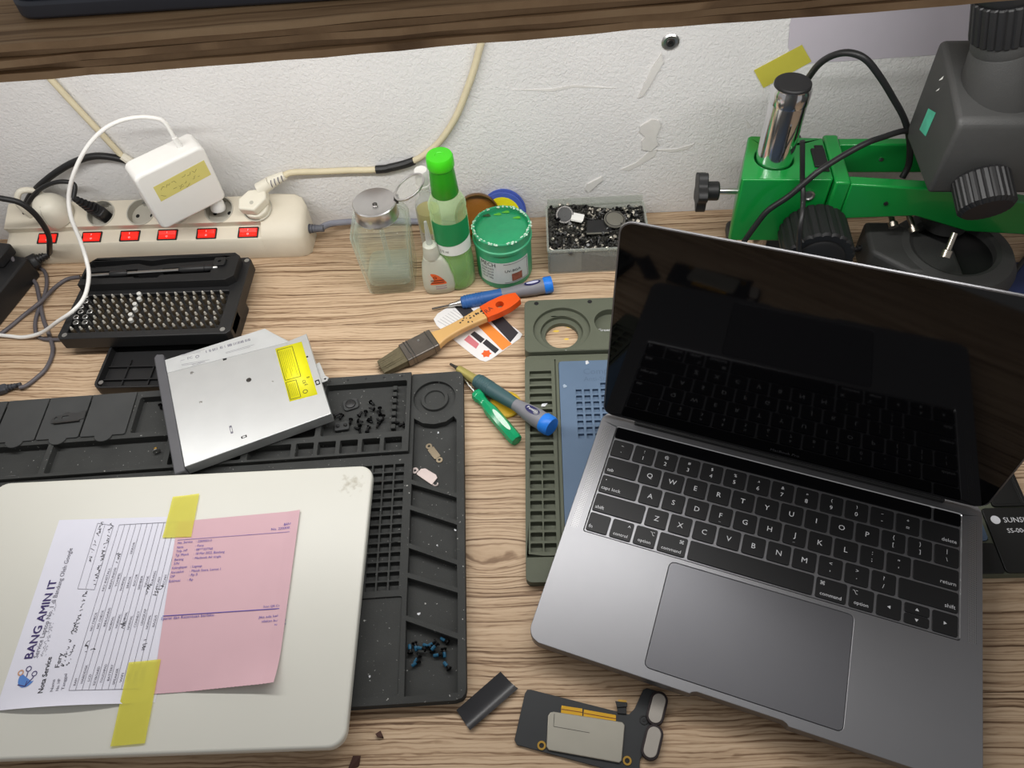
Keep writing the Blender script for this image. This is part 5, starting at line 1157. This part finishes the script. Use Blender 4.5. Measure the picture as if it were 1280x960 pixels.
# paint brush
A = bp(467, 464, 6); B = bp(648, 373, 14); ba = math.atan2(B.y - A.y, B.x - A.x); BL = (B - A).xy.length
br = thing('paint_brush', 'flat paint brush with orange tipped wooden handle and dark bristles', 'brush', (A.x, A.y, 0), math.degrees(ba))
br.rotation_euler = (0, -math.radians(3.4), ba); br.location.z = 0.8 * S
R = random.Random(4)
Mb = mat('bristle', (96, 88, 66), .8, var=.35, nscale=500)
b = MB()
for k in range(170):
    y = R.uniform(-10.5, 10.5); z_ = R.uniform(1, 8); tipx = 1.5 + 8 * (abs(y) / 11) ** 3 + R.uniform(0, 4) ; r_ = .42
    y2 = y * .98; yt = y * R.uniform(.8, 1.0); zt_ = 1.5 + (z_ - 1.5) * .75
    b.add([(36, y2 - r_, z_), (36, y2 + r_, z_), (36, y2, z_ + .8), (tipx, yt, zt_)], [(0, 1, 3), (1, 2, 3), (2, 0, 3)])
o = build('bristles', b, Mb, br, smooth=0); o['kind'] = 'stuff'
build('bristle_core', MB().loft([[Vector((8, y, z_)) for y, z_ in ((-8.5, 2), (8.5, 2), (8.5, 6), (-8.5, 6))], [Vector((36, y, z_)) for y, z_ in ((-10.6, 1), (10.6, 1), (10.6, 8.6), (-10.6, 8.6))]]), Mb, br, smooth=0)
fe = build('ferrule', MB().prism(rrect(50, 0, 34, 23.5, 1.2, 3), 0.2, 10.0), mat('tarnished_tin', (120, 114, 108), .35, .9, var=.25, nscale=90), br, bevel=1.0)
for x in (38, 41, 61): build('crimp', MB().box(x, x + 1.0, -11.9, 11.9, 0.1, 10.3), M_dsteel, fe, bevel=.3)
build('nail', MB().lathe([(0, 10), (1.3, 10), (.8, 10.6), (0, 10.7)], 10, 52, 5), M_steel, fe)
def hw(x):      # half width of the handle along its length
    pts_ = [(62, 11.2), (68, 9.5), (76, 7.2), (90, 6.4), (104, 6.8), (120, 8.2), (134, 9.6), (146, 9.4), (156, 7.0), (162, 4.6), (BL, 2.0)]
    for (x0, y0), (x1, y1) in zip(pts_, pts_[1:]):
        if x0 <= x <= x1: return y0 + (y1 - y0) * (x - x0) / (x1 - x0)
    return 2
def outline(x0, x1, n=14):
    xs = [x0 + (x1 - x0) * i / n for i in range(n + 1)]; sk = lambda x: 1.6 * math.sin((x - 62) / 100 * math.pi)
    return [(x, -hw(x) + sk(x) - 1) for x in xs] + [(x, hw(x) + sk(x) - 1) for x in xs[::-1]]
M_bw = mat('varnished_wood', (206, 164, 104), .4, var=.12, nscale=25)
hd = build('handle', MB().prism(outline(62, 122), 1.2, 8.8), M_bw, br, bevel=1.6, bseg=3)
build('handle_tip', MB().plate(outline(122, BL), [(circ(140, -.2, 4.2, 20), None)], 1.2, 8.8), mat('orange_paint', (226, 84, 24), .35), br, bevel=1.4, bseg=3)
b = MB()
for k in range(13): x = R.uniform(96, 121); y = R.uniform(-5, 5); b.flat([(x + R.uniform(.4, 2.0) * math.cos(a), y + R.uniform(.4, 2.0) * math.sin(a)) for a in (0, 1.2, 2.5, 3.7, 5)], 8.86)
b.text('RA', 124, -3, 8.86, 7, .2)
build('stain', b, M_ink, hd, smooth=0)
def driver(name, label, a, b_, za, zb, partsl, n=18):
    """tool lying along two pixels; partsl = (name, [(r,t fraction)], material)"""
    A = Vector(zp(a[0], a[1], za)); B = Vector(zp(b_[0], b_[1], zb)); L = (B - A).length
    t = thing(name, label, 'screwdriver', (A.x, A.y, 0)); d = B - A
    for nm, pr_, mt_ in partsl:
        build(nm, MB().spin([(r, f * L) for r, f in pr_], (0, 0, A.z), (d.x, d.y, B.z), n), mt_, t)
    return t, A, d.normalized(), L
M_dgrip = mat('slate_green_grip', (58, 88, 92), .5); M_dgrey = mat('grey_grip', (124, 124, 130), .5); M_dblue = mat('blue_cap', (30, 120, 220), .4)
t, A, d, L = driver('precision_screwdriver', 'grey and teal precision screwdriver with blue end cap', (563, 455), (690, 534), 5, 16.5,
    [('tip', [(0, 0), (1.2, 0), (1.6, .05), (2.6, .08)], M_dsteel), ('collar', [(2.6, .08), (3.8, .09), (4.0, .12), (4.4, .25), (5.2, .27)], mat('olive_brass', (176, 164, 96), .4, .4)),
     ('front_grip', [(5.2, .27), (6.6, .28), (7.0, .33), (6.9, .46), (6.3, .58), (5.6, .66)], M_dgrip), ('rear_grip', [(5.6, .66), (6.0, .70), (7.6, .78), (8.6, .86), (8.4, .92)], M_dgrey), ('end_cap', [(8.4, .92), (9.2, .93), (9.2, .98), (8.4, 1.0), (0, 1.0)], M_dblue)], 24)
b = MB()
for k in range(6): b.spin([(7.0, 0), (7.35, .5), (7.35, 1.0), (7.0, 1.5)], A.to_3d() - Vector((A.x, A.y, 0)) + d * (L * .30 + k * 2.6), A - Vector((A.x, A.y, 0)) + d * (L * .9), 24)
build('grip_ring', b, M_dgrip, t)
c = (A - Vector((A.x, A.y, 0))) + d * (L * .83); up_ = (Vector((0, 0, 1)) - d * d.z).normalized(); sd = d.cross(up_)
def badge(mb, rx, ry, rad, mat_, name, par, dc):
    V = []
    for i in range(20):
        a = 2 * math.pi * i / 20; s_ = ry * math.sin(a); V.append(c + d * (rx * math.cos(a)) + sd * (rad * math.sin(s_ / rad)) + up_ * (rad * math.cos(s_ / rad) + dc))
    return build(name, MB().add(V, [tuple(range(20))]), mat_, par, smooth=0)
bg = badge(None, 8, 3.8, 8.3, mat('badge_navy', (30, 30, 84), .4), 'badge', t, .35); 
build('badge_letters', MB().merge(MB().text('Pensol', 0, 0, 0, 3.4, 0, 'C', 11, 'C'), Matrix((tuple(d) + (0,), tuple(-sd) + (0,), tuple(up_) + (0,), (0, 0, 0, 1))).transposed()).xf(Matrix.Translation(c + up_ * 8.95)), M_legend, bg, smooth=0)
t2, A2, d2, L2 = driver('precision_screwdriver', 'blue and grey precision screwdriver under the brush by the flux jar', (540, 386), (690, 355), 4, 8.6,
    [('shaft', [(0, 0), (.9, 0), (1.0, .14)], M_dsteel), ('collar', [(1.0, .14), (2.0, .15), (2.4, .2), (4.0, .24)], M_steel), ('front_grip', [(4.0, .24), (6.2, .25), (6.8, .30), (6.6, .45), (6.2, .58)], mat('blue_grip', (44, 92, 156), .45)),
     ('rear_grip', [(6.2, .58), (5.6, .64), (6.8, .76), (8.0, .86), (7.8, .93)], M_dgrey), ('end_cap', [(7.8, .93), (8.6, .94), (8.6, .99), (8, 1.0), (0, 1.0)], M_dblue)], 22)
b = MB()
for k in range(7): b.spin([(6.6, 0), (7.0, .6), (7.0, 1.2), (6.6, 1.8)], A2 - Vector((A2.x, A2.y, 0)) + d2 * (L2 * .27 + k * 3), A2 - Vector((A2.x, A2.y, 0)) + d2 * L2, 22)
build('grip_ring', b, MATS['blue_grip'], t2)
c = (A2 - Vector((A2.x, A2.y, 0))) + d2 * (L2 * .84); d = d2; up_ = (Vector((0, 0, 1)) - d * d.z).normalized(); sd = d.cross(up_)
bg = badge(None, 8.5, 3.2, 7.9, MATS['badge_navy'], 'badge', t2, .3)
badge(None, 6.5, 1.6, 8.0, mat('badge_pale', (190, 190, 214), .4), 'badge_letters', bg, .5)
t3, A3, d3, L3 = driver('small_screwdriver', 'small screwdriver with translucent green handle', (570, 462), (646, 551), 5, 6.2,
    [('shaft', [(0, 0), (.9, 0), (1.1, .40)], M_steel), ('handle', [(1.1, .34), (5.2, .35), (6.0, .37), (6.0, .42), (4.6, .44), (4.4, .5), (5.6, .56), (6.2, .6), (6.2, .96), (5.4, 1.0), (0, 1.0)], mat('green_acetate', (24, 170, 112), .15, trans=.25, var=.1))], 8)
c = (A3 - Vector((A3.x, A3.y, 0))) + d3 * (L3 * .77); d = d3; up_ = (Vector((0, 0, 1)) - d * d.z).normalized(); sd = d.cross(up_)
badge(None, 14, 2.6, 6.2, mat('pale_green_label', (196, 226, 206), .5, var=.3, nscale=250), 'handle_label', t3, .35)
# yellow disc under the screwdrivers
p = bp(632, 505, 2); yd = thing('yellow_disc', 'round yellow plastic disc under the grey screwdriver', 'disc', (p.x, p.y, 0))
build('disc', MB().lathe([(0, 0), (14.5, 0), (15, .6), (14.8, 1.4), (13.6, 1.7), (0, 1.5)], 32), mat('yellow_plastic', (232, 186, 44), .4, var=.06), yd)
build('disc_rim', MB().plate(circ(0, 0, 14.6, 32), [(circ(0, 0, 13, 32), None)], 1.5, 2.0), mat('olive_rim', (190, 160, 40), .5), yd)
# ------------------------------------------------------------------ dark film and circuit module at the front
P = [(571, 889), (626, 841), (648, 862), (588, 914)]
sheet('plastic_film', (P[0], P[1], P[2], P[3]), lambda u, v: (0, 0, 5.0 * (v - .5) ** 2 * 2 + .5 + .4 * math.sin(v * 6)), mat('black_film', (42, 42, 45), .32, spec=.6), 'piece of glossy black film lying on the desk', 'film', .15, 8, 14)
sd_ = thing('circuit_module', 'black circuit board with silver chip cover and speaker pads at the desk front', 'circuit board', (0, 0, 0))
bz0, bz1 = .5, 1.8
def pp(L, z=bz1): return [(bp(x, y, z).x, bp(x, y, z).y) for x, y in L]
brd = [(656, 867), (659, 862), (664, 862), (786, 893), (793, 886), (804, 862), (809, 860), (822, 864), (815, 877), (812, 893), (818, 904), (810, 922), (806, 940), (800, 949), (799, 975), (790, 970), (646, 931), (643, 925)]
build('board', MB().prism(pp(brd), bz0, bz1), mat('board_black', (46, 48, 50), .5), sd_, bevel=.3)
cv = build('chip_cover', MB().prism(pp([(685, 895), (688, 891), (692, 890), (778, 903), (781, 907), (777, 951), (774, 954), (686, 938), (683, 934)]), bz1, bz1 + 1.5), mat('nickel_cover', (176, 172, 160), .4, .7, var=.08), sd_, bevel=.5)
build('cover_groove', MB().pline((693, 892), (692, 908), .35, bz1 + 1.56).pline((692, 908), (737, 916), .35, bz1 + 1.56), M_dsteel, cv, smooth=0)
M_gold = mat('gold_contacts', (226, 176, 60), .35, .8)
for q4 in (((702, 882), (728, 886), (728, 896), (701, 893)), ((730, 887), (770, 894), (770, 904), (729, 897))):
    g_ = build('contact_strip', MB().prism(pp(q4), bz1, bz1 + .5), M_gold, sd_, bevel=.1)
    build('contact_gap', MB().pline((q4[0][0], q4[0][1] + 4.5), (q4[1][0], q4[1][1] + 4.5), .5, bz1 + .56), mat('dark_red_mask', (110, 40, 20), .5), g_, smooth=0)
for x, y in ((677, 932), (784, 951)):
    p = bp(x, y, bz1); build('mounting_ring', MB().plate(circ(p.x, p.y, 3.0, 20), [(circ(p.x, p.y, 1.7, 16), None)], bz1, bz1 + .5), M_brass, sd_)
    build('mounting_hole', MB().flat(circ(p.x, p.y, 1.7, 16), bz1 + .1), M_blkmat, sd_, smooth=0)
p = bp(805, 900, bz1); build('round_boss', MB().plate(circ(p.x, p.y, 3.2, 20), [(circ(p.x, p.y, 2.4, 18), None)], bz1, bz1 + .4).lathe([(0, bz1), (1.2, bz1), (1.2, bz1 + .4), (0, bz1 + .4)], 12, p.x, p.y), M_blkpl, sd_)
def capsule(a, b_, r, z0, z1, mt_, nm, par):
    A = bp(a[0], a[1], z1); B = bp(b_[0], b_[1], z1); an = math.atan2(B.y - A.y, B.x - A.x); P = []
    for i in range(11): q_ = an - math.pi / 2 + math.pi * i / 10; P.append((B.x + r * math.cos(q_), B.y + r * math.sin(q_)))
    for i in range(11): q_ = an + math.pi / 2 + math.pi * i / 10; P.append((A.x + r * math.cos(q_), A.y + r * math.sin(q_)))
    return build(nm, MB().prism(P, z0, z1), mt_, par, bevel=.5)
M_gpad = mat('grey_speaker_pad', (166, 160, 152), .6, var=.08); M_gasket = mat('dark_gasket', (40, 30, 32), .6, var=.3, nscale=200)
for a_, b__ in (((824, 875), (819, 895)), ((818, 917), (813, 938))):
    g_ = capsule(a_, b__, 6.2, .3, 4.0, M_gasket, 'gasket', sd_); capsule(a_, b__, 4.6, 4.0, 4.8, M_gpad, 'speaker_pad', g_)
fx = build('flex_connector', MB().prism(pp([(771, 884), (783, 884), (783, 893), (772, 892)]), bz1, bz1 + 1.0).prism(pp([(769, 877), (784, 879), (784, 884), (771, 885)]), bz1 + .6, bz1 + 1.8), M_blkpl, sd_, bevel=.2)
build('flex_contacts', MB().prism(pp([(773, 875), (783, 876), (783, 878.5), (772, 877.5)]), bz1 + .8, bz1 + 1.6), M_brass, fx)
# two bits of debris on the desk
speck(475, 918, 0, 3.0, mat('brown_crumb', (70, 44, 36), .7), 'small dark brown chip on the bare desk by the white laptop', .7)
speck(444, 954, 0, 4.5, MATS['brown_crumb'], 'dark splinter on the desk at the corner of the white laptop', .6)
for px, py, r in ((695, 414, 3.0), (712, 409, 2.6), (708, 424, 2.4)):
    p = bp(px, py, 0); tag(build('flux_stain', MB().flat([(p.x + r * (1 + .3 * math.sin(i * 2.3)) * math.cos(2 * math.pi * i / 12), p.y + r * .5 * math.sin(2 * math.pi * i / 12)) for i in range(12)], .05), mat('yellow_stain', (224, 190, 84), .3), None, smooth=0, solid=.1), 'small yellow stain on the desk inside the round holder', 'stain', 'yellow stains in the round holder')
#@@SCOPE
# ------------------------------------------------------------------ green and black stereo microscope
sc = thing('microscope', 'green and black stereo microscope on a chrome post', 'microscope', (247, 156, 0), -4)
M_scb = mat('microscope_black', (58, 58, 57), .55, var=.15, bump=.25, bscale=1200); M_knob = mat('knob_black', (26, 26, 27), .5)
build('foot', MB().prism(rrect(14, 18, 70, 60, 8), 0, 10), M_scb, sc, bevel=2)
build('post', MB().lathe([(16.2, 10), (16.2, 196), (15.6, 198)], 40), M_chrome, sc)
pc_ = build('post_collar', MB().lathe([(16.4, 184), (16.8, 184.4), (16.8, 196), (15.8, 198), (15.8, 199)], 40), M_chrome, sc)
build('post_cap', MB().lathe([(15.6, 198), (15.4, 200.5), (14.4, 201.4), (0, 201.6)], 40), M_knob, sc)
clampP = [(-31, -31), (46, -31), (48, -29), (48, 30), (-17, 34), (-20, 32), (-32, -28)]
build('post_clamp', MB().plate(clampP, [(circ(0, 0, 17.6, 36), 116)], 52, 125), M_green, sc, bevel=2.2, bseg=3)
build('clamp_screw', MB().cyl((-52, -6, 92), (-28, -6, 92), 3.2, n=14), M_steel, sc)
kb = MB(); star = [(17 * (1 + .16 * math.cos(5 * a)) * math.cos(a), 17 * (1 + .16 * math.cos(5 * a)) * math.sin(a)) for a in [2 * math.pi * i / 40 for i in range(40)]]
kb.prism(star, 0, 9).lathe([(8, -12), (9, -11), (9, 0)], 20)
build('star_knob', kb.xf(Matrix.Translation((-57, -6, 92)) @ Matrix.Rotation(-math.pi / 2, 4, 'Y')), M_knob, sc, bevel=1.2)
p = (30, -31.5, 108); build('clamp_bolt', MB().spin([(0, 0), (5.5, 0), (5.5, 1.2), (4, 1.6), (3, .6), (0, .6)], p, (30, -40, 108), 18), M_steel, sc)
build('slot_plate', MB().box(34, 46, -14, 12, 124, 127).box(38, 46, -20, 18, 124, 126), M_blkmat, sc, bevel=.5)
build('rear_knob', MB().cyl((22, 34, 105), (22, 52, 105), 14, n=28), M_knob, sc, bevel=1)
# forked arm
build('arm_root', MB().box(48.5, 62, -36, 34, 84, 126), M_green, sc, bevel=2)
build('arm_rear', MB().box(62, 160, 21, 31, 92, 124), M_green, sc, bevel=1.5)
fa_ = [(62, 84), (62, 124), (132, 119), (240, 100), (240, 66), (180, 70), (128, 88)]
V = MB().prism(fa_, 0, 12); V.v = [Vector((v.x, -36 + v.z, v.y)) for v in V.v]
build('arm_front', V, M_green, sc, bevel=1.5)
build('arm_rivet', MB().spin([(0, 0), (2, 0), (2, .8), (0, 1.2)], (98, -36.2, 103), (98, -44, 103), 12), M_blkmat, sc)
build('arm_rivet', MB().spin([(0, 0), (2, 0), (2, .8), (0, 1.2)], (104, 20.8, 108), (104, 12, 108), 12), M_steel, sc)
# focus knob in front of the clamp
def ribbed(r, L, n, d_, ch=2):
    P = []
    for i in range(n * 4):
        a = 2 * math.pi * i / (n * 4); P.append(((r - (d_ if i % 4 == 0 else 0)) * math.cos(a), (r - (d_ if i % 4 == 0 else 0)) * math.sin(a)))
    k = (r - ch) / r
    return MB().loft([[Vector((x * k, y * k, 0)) for x, y in P], [Vector((x, y, ch)) for x, y in P], [Vector((x, y, L - ch)) for x, y in P], [Vector((x * k, y * k, L)) for x, y in P]])
build('focus_knob', ribbed(31, 42, 22, 1.4).xf(Matrix.Translation((42, -33, 70)) @ Matrix.Rotation(math.pi / 2, 4, 'X')), M_knob, sc, smooth=30)
build('focus_knob_face', MB().lathe([(22, 0), (22, 2), (20, 3), (0, 3)], 32).xf(Matrix.Translation((42, -75, 70)) @ Matrix.Rotation(math.pi / 2, 4, 'X')), M_blkmat, sc)
# head: big black housing with sloped top, eyepieces, zoom knob, lower ring lamp
hp = [(-83, 152), (-83, 212), (-79, 218), (-4, 238), (2, 234), (-3, 160), (-10, 152)]   # (y, z)
hb_ = MB().prism(hp, 0, 124); hb_.v = [Vector((105 + v.z, v.x, v.y)) for v in hb_.v]
build('head', hb_, M_scb, sc, bevel=5, bseg=4)
build('neck_ring', MB().lathe([(24, 96), (25, 98), (25, 153)], 36, 168, -4), M_scb, sc)
ev = Vector((-.29, .05, .95)).normalized(); 
for ex_ in (142, 206):
    base = Vector((ex_, -44, 222))
    build('eyepiece_tube', MB().spin([(30, -16), (29, 2), (22, 34), (21.6, 35), (22, 36), (21.5, 44)], base, base + ev, 40), M_scb, sc)
    q = Vector((0, 0, 1)).rotation_difference(ev).to_matrix().to_4x4(); q.translation = base + ev * 44
    build('eyepiece_ring', ribbed(23.5, 30, 26, 1.2, 1).xf(q), M_knob, sc, smooth=30)
    build('eyepiece_cup', MB().spin([(21, 74), (23, 77), (23, 88), (20, 92), (14, 91), (13, 85), (0, 84)], base, base + ev, 36), M_knob, sc)
zq = Vector((0, 0, 1)).rotation_difference(Vector((.12, -.9, -.42))).to_matrix().to_4x4(); zq.translation = Vector((140, -80, 168))
zk = build('zoom_knob', ribbed(21, 30, 26, 1.0, 3).xf(zq), M_knob, sc, smooth=30)
# stickers on the head
for (y0, z0_, w_, h_, mt_, nm) in ((-34, 186, 15, 26, mat('teal_sticker', (70, 170, 140), .4, var=.4, nscale=120), 'teal_sticker'), (-27, 220, 4.5, 7, M_whitepl, 'white_sticker'), (-28.5, 211, 4.5, 6, M_whitepl, 'white_sticker')):
    sp = [(-w_ / 2, -h_ / 2 + 4), (w_ / 2, -h_ / 2 - 0), (w_ / 2, h_ / 2 - 6), (-w_ / 2, h_ / 2)]
    build(nm, MB().add([(104.75, y0 + a, z0_ + c_) for a, c_ in sp], [(0, 1, 2, 3)]), mt_, sc, smooth=0)
# ring lamp below the head with its control box and three thumb screws
rg = build('ring_lamp', MB().lathe([(36, 22), (54, 22), (58, 26), (58, 46), (52, 56), (40, 60), (36, 58), (35, 40)], 48, 172, -44), M_scb, sc)
build('lamp_box', MB().prism([(96, -50), (126, -76), (172, -84), (172, -40), (126, -8), (98, -8)], 20, 58), M_scb, sc, bevel=4, bseg=3)
build('lamp_deck', MB().lathe([(0, 47), (34, 47), (36, 49), (36, 51), (0, 51)], 40, 172, -44), M_knob, sc)
build('lamp_post', MB().lathe([(10, 58), (10, 100)], 20, 172, -6), M_scb, sc)
build('lamp_hanger', MB().lathe([(22, 56), (22, 97)], 32, 172, -6), M_scb, sc)
for a_, b__ in (((1114, 270), (1117, 284)), ((1138, 275), (1143, 290)), ((1190, 300), (1181, 322))):
    y1 = 118 if a_[0] < 1150 else 66
    A = Vector(yp(a_[0], a_[1], y1 + 6)); B = Vector(yp(b__[0], b__[1], y1 - 4))
    o = build('thumb_screw', MB().spin([(2.6, -6), (2.6, (B - A).length * .55), (4.4, (B - A).length * .6), (4.4, (B - A).length), (0, (B - A).length)], A, B, 12), mat('nickel', (180, 172, 160), .3, 1.0), sc); o.matrix_parent_inverse = sc.matrix_basis.inverted()
o = build('lamp_label', MB().add([tuple(zp(1106, 330, 22)), tuple(zp(1138, 330, 22)), tuple(zp(1138, 334, 20)), tuple(zp(1106, 334, 20))], [(0, 1, 2, 3)]), M_paper, sc, smooth=0); o.matrix_parent_inverse = sc.matrix_basis.inverted()
b = MB()
A = Vector(zp(1094, 305, 40)); B = Vector(zp(1066, 313, 38)); d_ = (B - A).normalized()
for k in range(6): b.cyl(A + d_ * (k * 3.4), A + d_ * (k * 3.4 + 2), 4.6 - .3 * k)
o = build('lamp_cord', b.tube([tuple(A - d_ * 6), tuple(B), zp(1040, 318, 36), zp(1010, 322, 20)], 2.4, 8), M_blkpl, sc); o.matrix_parent_inverse = sc.matrix_basis.inverted()
# black cables around the microscope
cable('black_cable', [yp(1000, 112, 196), yp(1010, 98, 190), yp(1024, 80, 176), yp(1042, 69, 164), yp(1062, 66, 156), yp(1082, 74, 150), yp(1100, 96, 148), yp(1116, 122, 148), yp(1130, 148, 148), yp(1137, 175, 148), yp(1136, 205, 146), yp(1128, 222, 143)], 2.9, M_blkpl, 'black cable arching behind the chrome post to the microscope head')
cable('black_cable', [yp(930, 302, 112), yp(945, 281, 112), yp(960, 263, 112), yp(985, 246, 112), yp(1003, 231, 113), yp(1022, 215, 116), yp(1040, 203, 122), yp(1060, 191, 128), yp(1085, 178, 134), yp(1105, 171, 140), yp(1128, 164, 146), yp(1145, 165, 150)], 2.7, M_blkpl, 'black cable crossing in front of the green microscope clamp')
cable('black_cable', [yp(1003, 176, 126), yp(1003, 200, 121), yp(1003, 225, 117), yp(1004, 245, 106), yp(1003, 265, 88), yp(1000, 285, 78), yp(999, 305, 76), yp(999, 330, 74)], 2.3, M_blkpl, 'thin black cable hanging down past the microscope focus knob')
cable('black_cable', [zp(1252, 362, 4.3), zp(1262, 348, 4.3), zp(1276, 330, 4.3), zp(1300, 300, 4.3)], 2.4, M_blkpl, 'black cable lying on the navy blue mat')
p = bp(1176, 345, 0)
nb = thing('desk_mat', 'navy blue mat under the microscope lamp', 'mat', (p.x, p.y - 90, 0), 0)
build('mat_sheet', MB().prism(rrect(150, 52, 300, 104, 10), 0, 1.6), M_bluemat, nb, bevel=.4)
